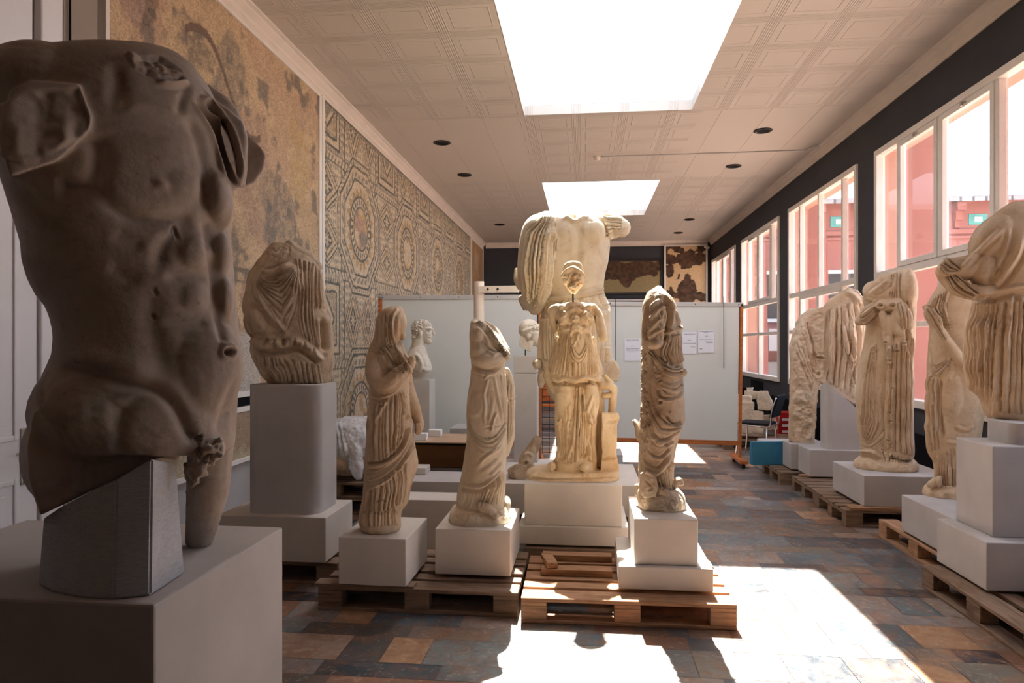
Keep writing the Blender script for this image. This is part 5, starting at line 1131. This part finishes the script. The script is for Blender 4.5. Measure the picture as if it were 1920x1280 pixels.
s.rough([(1199, 640), (1216, 660), (1218, 740), (1224, 800), (1214, 850), (1199, 900)], .022, 55); s.rough([(1222, 662), (1246, 700), (1244, 726), (1222, 716)], .016, 60); s.rough([(1216, 812), (1246, 816), (1240, 842), (1218, 838)], .02, 50); s.rough([(1198, 925), (1285, 930), (1280, 960), (1202, 960)], .016, 34)
s.line([(1208, 900), (1216, 905), (1222, 914), (1214, 920)], 2, -.010); s.backfolds(4, .012, .1, 1.2).allrough(.006, 20); s.build(MB_['brown'], 3)
# ---------------------------------------------------------------- colossal cuirassed torso
s = Carving('marble_statue', 'colossal headless cuirassed torso with a cloak on the shoulder, towering behind the goddess', 'statue', 6.32, 1070, .42, .0070)
s.loft([(399, 1036, 1098, .10), (404, 1008, 1130, .18), (414, 996, 1140, .24), (430, 992, 1143, .28), (460, 988, 1144, .30), (490, 988, 1140, .30), (515, 992, 1134, .29), (535, 1006, 1132, .28), (550, 1018, 1133, .27), (562, 1020, 1136, .28), (580, 1018, 1143, .30), (600, 1013, 1144, .31), (640, 1011, 1146, .32), (668, 1009, 1148, .31), (680, 1010, 1147, .29), (692, 1024, 1140, .24), (730, 1046, 1128, .2), (800, 1048, 1120, .2), (880, 1046, 1122, .22)], n=72)
s.loft([(399, 1018, 1040, .08, -.10), (412, 990, 1043, .18, -.12), (436, 977, 1045, .23, -.12), (480, 972, 1042, .25, -.12), (520, 971, 1038, .26, -.12), (552, 978, 1030, .23, -.12), (575, 988, 1020, .16, -.12), (587, 998, 1010, .06, -.12)], n=48)
s.limb([(1124, 424, 0, 26), (1146, 424, -.05, 25), (1160, 426, -.06, 21), (1164, 427, -.06, 18)]); s.limb([(968, 506, 0, 5), (970, 525, -.02, 7), (976, 540, -.02, 6)]); s.limb([(980, 560, -.02, 8), (986, 576, -.02, 6)])
s.folds([(1130, 402), (1168, 408)], [(1136, 448), (1168, 444)], 7, .022, 3, seed=1); s.line([(1128, 402), (1140, 422), (1146, 450)], 3, .02)
s.folds([(1016, 404), (984, 438), (976, 500), (982, 552), (998, 584)], [(1040, 404), (1042, 470), (1034, 530), (1012, 582)], 10, .042, 5, .55, seed=2)
s.blob(1062, 440, -.2, 26, 26, .11); s.blob(1108, 436, -.2, 26, 26, .11); s.line([(1084, 416), (1085, 450), (1082, 500)], 6, -.012); s.hole(1078, 402, 7, .03); s.line([(1048, 412), (1064, 408), (1078, 414), (1096, 408), (1120, 410)], 3, .012)
s.line([(1024, 559), (1060, 557), (1096, 549), (1133, 540)], 2.6, .022, .05); s.line([(1024, 566), (1060, 564), (1096, 556), (1133, 547)], 2.2, -.012, .05)
s.folds([(1024, 566), (1022, 592)], [(1134, 548), (1144, 572)], 7, .020, 3, .35, wob=.1, seed=3); s.line([(1020, 592), (1060, 590), (1100, 584), (1132, 578), (1146, 578)], 3, -.02, .05)
s.folds([(1014, 596), (1010, 674)], [(1048, 596), (1046, 680)], 6, .026, 4, .5, wob=.15, seed=4); s.folds([(1048, 596), (1046, 676)], [(1120, 590), (1120, 676)], 8, .020, 4, .5, wob=.15, seed=5); s.folds([(1120, 590), (1120, 650)], [(1144, 584), (1146, 650)], 3, .018, 4, .5, seed=6)
s.folds([(1118, 648), (1118, 680)], [(1146, 650), (1147, 680)], 6, .020, 2, .6, wob=.2, seed=7); s.line([(1010, 680), (1028, 686), (1048, 684), (1090, 682)], 4, .03); s.blob(1007, 682, -.18, 7, 8, .05); s.rough([(1006, 675), (1050, 680), (1048, 700), (1010, 696)], .03, 14)
s.slab([(1112, 678), (1140, 671), (1153, 676), (1160, 690), (1162, 702), (1158, 714), (1128, 716)], -.08, .06); s.rough([(1112, 678), (1140, 671), (1162, 702), (1128, 716)], .02, 16)
s.limb([(1022, 690, -.08, 10), (1016, 712, -.1, 8), (1014, 722, -.1, 6)]); s.limb([(1034, 700, -.04, 14), (1036, 726, -.02, 12), (1044, 744, 0, 10)]); s.hole(1021, 704, 4, .05)
s.backfolds(6, .02, .8, 1.6).allrough(.008, 6); s.build(MB_['cream'], 3)
# ---------------------------------------------------------------- busts
s = Carving('marble_bust', 'marble bust of a curly-haired man in profile on a square pedestal', 'bust', 8.62, 791, 1.157, .0046)
s.loft([(650, 777, 798, .08), (658, 766, 800, .13), (668, 760, 803, .155), (680, 762, 808, .16), (692, 767, 810, .15), (701, 770, 806, .12), (707, 776, 796, .08)], n=36); s.limb([(781, 706, 0, 9), (781, 713, 0, 11)])
s.blob(790, 615, 0, 19.5, 17, .105); s.blob(799, 626, 0, 11, 18, .072); s.blob(803, 640, 0, 7, 6, .05); s.limb([(785, 632, .0, 12), (784, 645, .01, 12), (782, 656, .02, 14)]); s.limb([(811, 617, 0, 2), (813.5, 626, 0, 2.6)], n=8); s.limb([(809, 634, 0, 2.5), (811, 634, 0, 1.5)], n=8); s.blob(789, 626, -.10, 3.2, 6, .02)
s.rough([(770, 598), (812, 600), (808, 612), (795, 616), (786, 622), (783, 640), (772, 636)], .035, 60, 2); s.line([(797, 617), (804, 615), (810, 617)], 1.8, .012); s.hole(803, 622, 2, .014); s.line([(802, 634), (808, 634)], 1.4, -.010); s.hole(777, 675, 4, .035); s.line([(772, 662), (784, 668), (790, 685), (782, 700)], 3, .016)
s.line([(790, 690), (800, 694), (806, 690)], 3, .008); s.allrough(.004, 14); s.build(MB_['bust'], 2)
s = Carving('marble_bust', 'pale stone head of a youth facing right, mounted on a thin rod', 'head', 7.93, 993, 1.464, .005)
s.blob(992, 618, 0, 20, 20, .115); s.blob(1004, 630, 0, 12.5, 19, .075); s.blob(1009, 645, 0, 6, 6, .045); s.limb([(1014, 620, 0, 2), (1017, 630, 0, 2.6)], n=8)
s.slab([(975, 630), (1000, 640), (998, 652), (996, 660), (988, 657), (974, 648)], -.06, .06); s.blob(991, 630, -.1, 4, 6, .025); s.line([(974, 626), (985, 620), (1000, 614), (1013, 608)], 3, .014); s.rough([(990, 606), (1015, 604), (1012, 618), (994, 626)], .03, 50, 2); s.line([(1005, 621), (1014, 620)], 1.6, -.010); s.line([(1008, 637), (1014, 637)], 1.4, -.008)
s.allrough(.003, 18); hh_ = s.build(MB_['bust'], 2); a1 = s.L(985, 652)
bm = bmesh.new(); cyl(bm, (a1[0], 0, -.002), (a1[0], 0, a1[1]), .007, n=10); obj('mounting_rod', bm, M['darkmetal'], hh_)
s = Carving('marble_fragment', 'broken marble foot and shin on a slab, left of the goddess', 'statue fragment', 6.12, 985, .42, .006)
s.slab([(953, 880), (965, 871), (1000, 869), (1004, 900), (975, 902), (955, 894)], -.12, .14); s.limb([(984, 888, -.02, 13), (987, 862, -.02, 14), (998, 842, 0, 12), (1006, 826, 0, 9)]); s.limb([(975, 884, -.06, 9), (965, 888, -.1, 7)]); s.hole(986, 869, 3, .03); s.line([(978, 856), (990, 850), (1000, 856)], 2.4, .012); s.allrough(.016, 14); s.build(MB_['brown'], 2)
# ---------------------------------------------------------------- right row
s = Carving('marble_statue', 'broken draped relief figure, rough on the left and smooth rosy drapery on the right', 'statue', 8.02, 1550, .45, .0075)
s.slab([(1503, 592), (1520, 580), (1545, 577), (1556, 562), (1578, 548), (1592, 540), (1608, 545), (1618, 560), (1622, 600), (1620, 650), (1612, 720), (1603, 758), (1590, 750), (1560, 732), (1545, 722), (1536, 712), (1531, 730), (1526, 832), (1490, 832), (1480, 824), (1482, 760), (1483, 700), (1482, 650), (1486, 630), (1494, 610)], -.12, .16)
s.blob(1505, 680, -.08, 18, 90, .1); s.blob(1580, 640, -.08, 34, 80, .12, 8); s.blob(1540, 640, -.08, 14, 40, .06)
s.folds([(1556, 580), (1552, 650), (1550, 716)], [(1610, 560), (1618, 640), (1604, 750)], 5, .035, 5, .7, seed=1); s.folds([(1562, 590), (1580, 660), (1600, 735)], [(1590, 575), (1604, 650), (1608, 720)], 3, .02, 5, seed=2)
s.line([(1582, 548), (1600, 552), (1616, 572)], 4, .03); s.line([(1553, 578), (1551, 640), (1549, 712)], 3, -.03); s.line([(1528, 670), (1548, 672)], 2, -.03); s.line([(1520, 600), (1524, 660), (1530, 700)], 3, -.02)
s.folds([(1490, 650), (1510, 700), (1524, 740)], [(1512, 600), (1524, 640), (1532, 690)], 4, .025, 5, seed=3); s.rough([(1484, 600), (1548, 580), (1546, 700), (1528, 740), (1524, 830), (1484, 830)], .035, 16); s.rough([(1496, 760), (1526, 760), (1526, 826), (1494, 826)], .04, 24); s.hole(1534, 702, 3, .04)
s.backfolds(5, .02).allrough(.014, 8); s.build(MB_['rosy'], 3)
s = Carving('marble_statue', 'headless dancer in long drapery with a knotted mantle bunched at the waist', 'statue', 6.46, 1662, .44, .0056)
s.loft([(505, 1686, 1694, .03), (510, 1670, 1702, .07), (517, 1650, 1709, .11), (530, 1637, 1715, .14), (546, 1622, 1718, .16), (560, 1617, 1719, .17), (580, 1621, 1719, .17), (605, 1623, 1718, .17), (640, 1621, 1715, .17), (670, 1613, 1712, .18), (700, 1608, 1708, .18), (745, 1604, 1700, .18), (775, 1606, 1690, .18), (805, 1609, 1685, .18), (830, 1614, 1685, .18), (850, 1614, 1690, .19), (866, 1608, 1695, .2)], n=60)
s.loft([(600, 1674, 1713, .12, -.06), (660, 1664, 1713, .13, -.08), (720, 1660, 1713, .14, -.08), (800, 1658, 1713, .14, -.08), (842, 1658, 1713, .14, -.08), (858, 1684, 1713, .12, -.08)], p=3, n=40)
s.loft([(856, 1610, 1700, .2), (863, 1601, 1715, .23), (872, 1600, 1723, .25), (880, 1608, 1722, .24), (886, 1628, 1712, .21)], p=2.8, n=40)
s.blob(1640, 548, -.1, 20, 22, .07, -30); s.blob(1702, 545, -.02, 17, 42, .16); s.limb([(1644, 570, -.13, 8), (1628, 584, -.16, 11), (1612, 602, -.17, 9)]); s.limb([(1682, 570, -.16, 12), (1692, 592, -.2, 15), (1698, 614, -.18, 11)]); s.limb([(1680, 590, -.2, 9), (1686, 622, -.2, 9)])
s.blob(1665, 572, -.19, 23, 11, .06); s.limb([(1655, 588, -.2, 7), (1658, 612, -.2, 6), (1660, 642, -.2, 3.5)]); s.limb([(1668, 596, -.2, 7), (1667, 640, -.2, 6), (1670, 680, -.21, 4)])
s.folds([(1640, 570), (1626, 578), (1611, 590)], [(1650, 582), (1636, 600), (1617, 610)], 3, .020, 2, seed=1); s.folds([(1678, 568), (1684, 590), (1688, 620)], [(1706, 560), (1712, 590), (1712, 618)], 5, .020, 3, seed=2)
for x, y in ((1651, 573), (1673, 573)): s.hole(x, y, 2.8, .030)
for x, y in ((1660, 642), (1668, 677), (1684, 658), (1679, 658), (1694, 645), (1675, 728), (1671, 773), (1672, 789), (1667, 826), (1673, 833)): s.hole(x, y, 1.7, .018)
s.folds([(1672, 512), (1668, 562)], [(1688, 508), (1688, 560)], 4, .018, 4, seed=3); s.line([(1668, 524), (1650, 536), (1634, 548), (1632, 556)], 2.6, .014); s.line([(1672, 535), (1655, 548), (1640, 556)], 2.4, -.010); s.line([(1620, 558), (1640, 564), (1662, 560)], 2.6, .010)
s.folds([(1632, 650), (1618, 720), (1613, 790), (1618, 822)], [(1646, 640), (1640, 720), (1640, 780), (1622, 828)], 5, .016, 4, seed=4); s.folds([(1622, 770), (1632, 800), (1622, 826)], [(1655, 720), (1652, 790), (1635, 828)], 3, .014, 4, seed=5)
s.folds([(1614, 826), (1634, 830), (1658, 805)], [(1612, 846), (1636, 848), (1660, 832)], 3, .012, 3, seed=6); s.line([(1606, 852), (1622, 846), (1640, 850), (1656, 862)], 3, .018); s.line([(1608, 858), (1626, 856), (1650, 864)], 2, -.012)
s.folds([(1664, 650), (1660, 842)], [(1713, 630), (1713, 856)], 6, .028, 4, .5, wob=.2, seed=7); s.folds([(1655, 845), (1660, 866)], [(1700, 858), (1700, 868)], 7, .02, 2, seed=8); s.line([(1700, 610), (1704, 650), (1708, 668)], 3, -.025)
s.rough([(1603, 864), (1720, 866), (1716, 884), (1610, 882)], .018, 18); s.backfolds(6, .018, .1, 1.3).allrough(.005, 10); s.build(MB_['warm'], 3)
s = Carving('marble_statue', 'slender draped statue with a rolled sash across the hip, half hidden at the right', 'statue', 5.34, 1790, .43, .0052)
s.loft([(500, 1780, 1838, .09), (520, 1768, 1845, .13), (545, 1752, 1850, .15), (568, 1739, 1850, .16), (590, 1732, 1850, .16), (615, 1743, 1850, .16), (650, 1741, 1850, .16), (700, 1738, 1850, .17), (760, 1737, 1848, .16), (800, 1736, 1842, .15), (835, 1737, 1836, .145), (852, 1742, 1832, .14), (866, 1750, 1826, .13), (900, 1754, 1818, .12), (926, 1755, 1815, .12)], n=56)
s.loft([(906, 1744, 1805, .16), (913, 1731, 1822, .20), (926, 1729, 1830, .22), (938, 1738, 1828, .22), (948, 1760, 1820, .2)], p=2.8, n=40)
s.limb([(1736, 576, -.12, 6), (1750, 596, -.16, 7.5), (1770, 632, -.18, 8), (1792, 662, -.18, 8.5), (1812, 690, -.16, 8)]); s.blob(1786, 735, -.11, 22, 60, .08); s.blob(1765, 575, -.1, 20, 22, .06); s.limb([(1745, 908, -.17, 7), (1756, 903, -.15, 8)]); s.limb([(1800, 760, -.12, 10), (1820, 780, -.1, 9)])
s.folds([(1752, 556), (1745, 580), (1765, 610)], [(1785, 540), (1775, 575), (1785, 620)], 6, .016, 3, seed=1); s.folds([(1733, 585), (1748, 612), (1768, 638)], [(1740, 572), (1758, 600), (1778, 640)], 3, .014, 3, seed=2)
s.folds([(1742, 640), (1750, 680), (1768, 676)], [(1742, 690), (1758, 706), (1788, 668)], 4, .016, 3, seed=3); s.folds([(1740, 700), (1738, 848)], [(1764, 710), (1766, 842)], 4, .022, 3, seed=4); s.folds([(1808, 640), (1812, 720)], [(1840, 640), (1838, 720)], 4, .02, 3, seed=5)
s.line([(1764, 700), (1762, 760), (1770, 832)], 3, -.022); s.folds([(1752, 856), (1756, 916)], [(1802, 830), (1800, 918)], 8, .018, 4, .6, seed=6); s.line([(1790, 798), (1812, 806), (1828, 796)], 3, .016); s.line([(1772, 828), (1795, 830), (1810, 826)], 3, .012); s.line([(1790, 675), (1782, 700), (1778, 716)], 3, .012)
s.rough([(1730, 915), (1820, 915), (1815, 945), (1740, 935)], .014, 20); s.rough([(1765, 790), (1776, 790), (1774, 820), (1766, 818)], .02, 30, 2); s.backfolds(6, .016, .1, 1.3).allrough(.005, 12); s.build(MB_['warm'], 3)
s = Carving('marble_statue', 'largest draped statue at the right edge, forearm muffled in its mantle, on a rounded support', 'statue', 4.50, 1895, 1.10, .0050)
s.loft([(381, 1897, 1940, .06), (390, 1882, 1958, .11), (408, 1858, 1972, .15), (430, 1834, 1984, .18), (455, 1826, 1990, .20), (490, 1823, 1990, .21), (530, 1826, 1985, .21), (560, 1824, 1980, .20), (600, 1816, 1980, .19), (650, 1806, 1980, .19), (700, 1809, 1980, .19), (726, 1816, 1980, .19), (744, 1836, 1980, .185), (772, 1846, 1980, .18), (788, 1862, 1978, .16), (798, 1890, 1972, .12)], n=64)
s.limb([(1860, 478, -.1, 22), (1820, 500, -.15, 22), (1785, 504, -.17, 20), (1773, 508, -.17, 16)]); s.limb([(1772, 516, -.16, 12), (1796, 538, -.19, 14), (1832, 548, -.19, 13), (1860, 545, -.17, 12)]); s.blob(1850, 505, -.14, 28, 36, .08); s.blob(1865, 450, -.1, 36, 50, .12, 30)
s.line([(1888, 424), (1862, 446), (1830, 478), (1796, 510)], 4, .016); s.line([(1882, 430), (1852, 460), (1822, 492)], 4, -.010); s.line([(1892, 424), (1886, 470), (1872, 500), (1864, 512)], 3, .012); s.line([(1918, 436), (1908, 478), (1884, 515), (1862, 540)], 5, .020); s.line([(1928, 446), (1914, 486), (1892, 520), (1868, 546)], 4, -.010)
s.folds([(1762, 500), (1775, 514), (1790, 514)], [(1775, 484), (1792, 492), (1806, 504)], 4, .016, 3, seed=1); s.folds([(1772, 518), (1790, 548), (1825, 560)], [(1795, 512), (1815, 530), (1840, 550)], 4, .014, 3, seed=2); s.line([(1862, 545), (1890, 540), (1920, 536), (1950, 540)], 3, .014)
s.line([(1826, 558), (1860, 560), (1900, 552), (1960, 556)], 5, -.020, .08)
s.folds([(1824, 566), (1808, 650), (1818, 732)], [(1872, 562), (1862, 660), (1858, 772)], 6, .021, 5, .6, wob=.15, seed=3); s.folds([(1872, 562), (1862, 660), (1858, 772)], [(1975, 560), (1978, 785)], 8, .019, 5, .65, wob=.15, seed=4); s.folds([(1866, 580), (1862, 615), (1874, 620)], [(1876, 575), (1878, 600), (1874, 612)], 2, .012, 3, seed=5)
s.hole(1906, 560, 4, .018); s.rough([(1855, 480), (1880, 480), (1878, 536), (1850, 530)], .012, 30); s.rough([(1850, 770), (1980, 775), (1975, 800), (1860, 796)], .014, 26); s.backfolds(6, .016).allrough(.005, 14); s.build(MB_['warm'], 3)
# ---------------------------------------------------------------- bubble-wrapped lump
s = Carving('wrapped_stone', 'rough tan stone half covered by clear bubble wrap, on the pallets by the left wall', 'stone fragment', 6.7, 645, .354, .012)
s.slab([(606, 850), (640, 800), (690, 800), (700, 880), (650, 888), (606, 886)], -.2, .25); s.blob(640, 865, -.1, 34, 22, .2); s.allrough(.07, 5); lump = s.build(MB_['brown'], 2)
N = NT('bubble_wrap'); tr = N.n('ShaderNodeBsdfTransparent'); b = N.n('ShaderNodeBsdfPrincipled'); b.inputs['Base Color'].default_value = (.85, .85, .86, 1); b.inputs['Roughness'].default_value = .22
mx = N.n('ShaderNodeMixShader'); N.l(N.ramp(N.noise(N.coord(), 6, 4), [(.35, (.4, .4, .4)), (.7, (.8, .8, .8))]), mx.inputs[0]); N.l(tr.outputs[0], mx.inputs[1]); N.l(b.outputs[0], mx.inputs[2]); N.l(mx.outputs[0], N.out.inputs[0])
vo = N.n('ShaderNodeTexVoronoi'); N.l(N.coord(), vo.inputs['Vector']); vo.inputs['Scale'].default_value = 70; N.bump(vo.outputs[0], .6, .006, b)
q = Carving('x', '', '', 6.7, 645, .354, .010); q.blob(656, 824, 0, 56, 44, .34); q.blob(620, 812, -.1, 22, 26, .2); q.limb([(664, 840, -.30, 13), (670, 872, -.33, 12), (674, 893, -.33, 8)])
q.folds([(606, 790), (628, 870)], [(640, 790), (660, 880)], 5, .02, 4, seed=3); q.allrough(.06, 4); q.allrough(.03, 13); q.build(N.m, 3, parent=lump, as_part='bubble_wrap')
# ---------------------------------------------------------------- far fragments on the back pallet
def frag(label, D, cx, zb, parts, rough=.02, v=.012):
    q = Carving('stone_fragment', label, 'stone fragment', D, cx, zb, v)
    for p_ in parts: q.slab(*p_)
    q.allrough(rough, 9); return q.build(MB_['stone'], 2, group='carved fragments on the far pallet')
frag('carved relief block at the bottom of the far fragment pile', 10.75, 1412, .144, [([(1384, 768), (1432, 771), (1430, 812), (1384, 812)], -.2, .2)], .03)
frag('moulded stone lying on the carved block, left of the far pile', 10.75, 1398, .56, [([(1384, 752), (1414, 754), (1414, 769), (1384, 769)], -.15, .15), ([(1384, 740), (1408, 742), (1410, 752), (1384, 752)], -.12, .15)])
frag('small square stone on top of the far pile by the screen post', 10.95, 1404, .72, [([(1396, 732), (1426, 734), (1422, 748), (1396, 748)], -.1, .2), ([(1399, 726), (1413, 726), (1410, 734), (1402, 734)], -.08, .1)], .01, .009)
frag('tapered fragment with leaf carving beside the far pile', 10.75, 1434, .50, [([(1424, 732), (1440, 732), (1450, 762), (1444, 770), (1420, 768), (1420, 745)], -.15, .1)], .03)
frag('rounded carved stone behind the black chair seat', 11.1, 1444, .144, [([(1430, 778), (1452, 776), (1458, 806), (1430, 808)], -.12, .12)], .03)
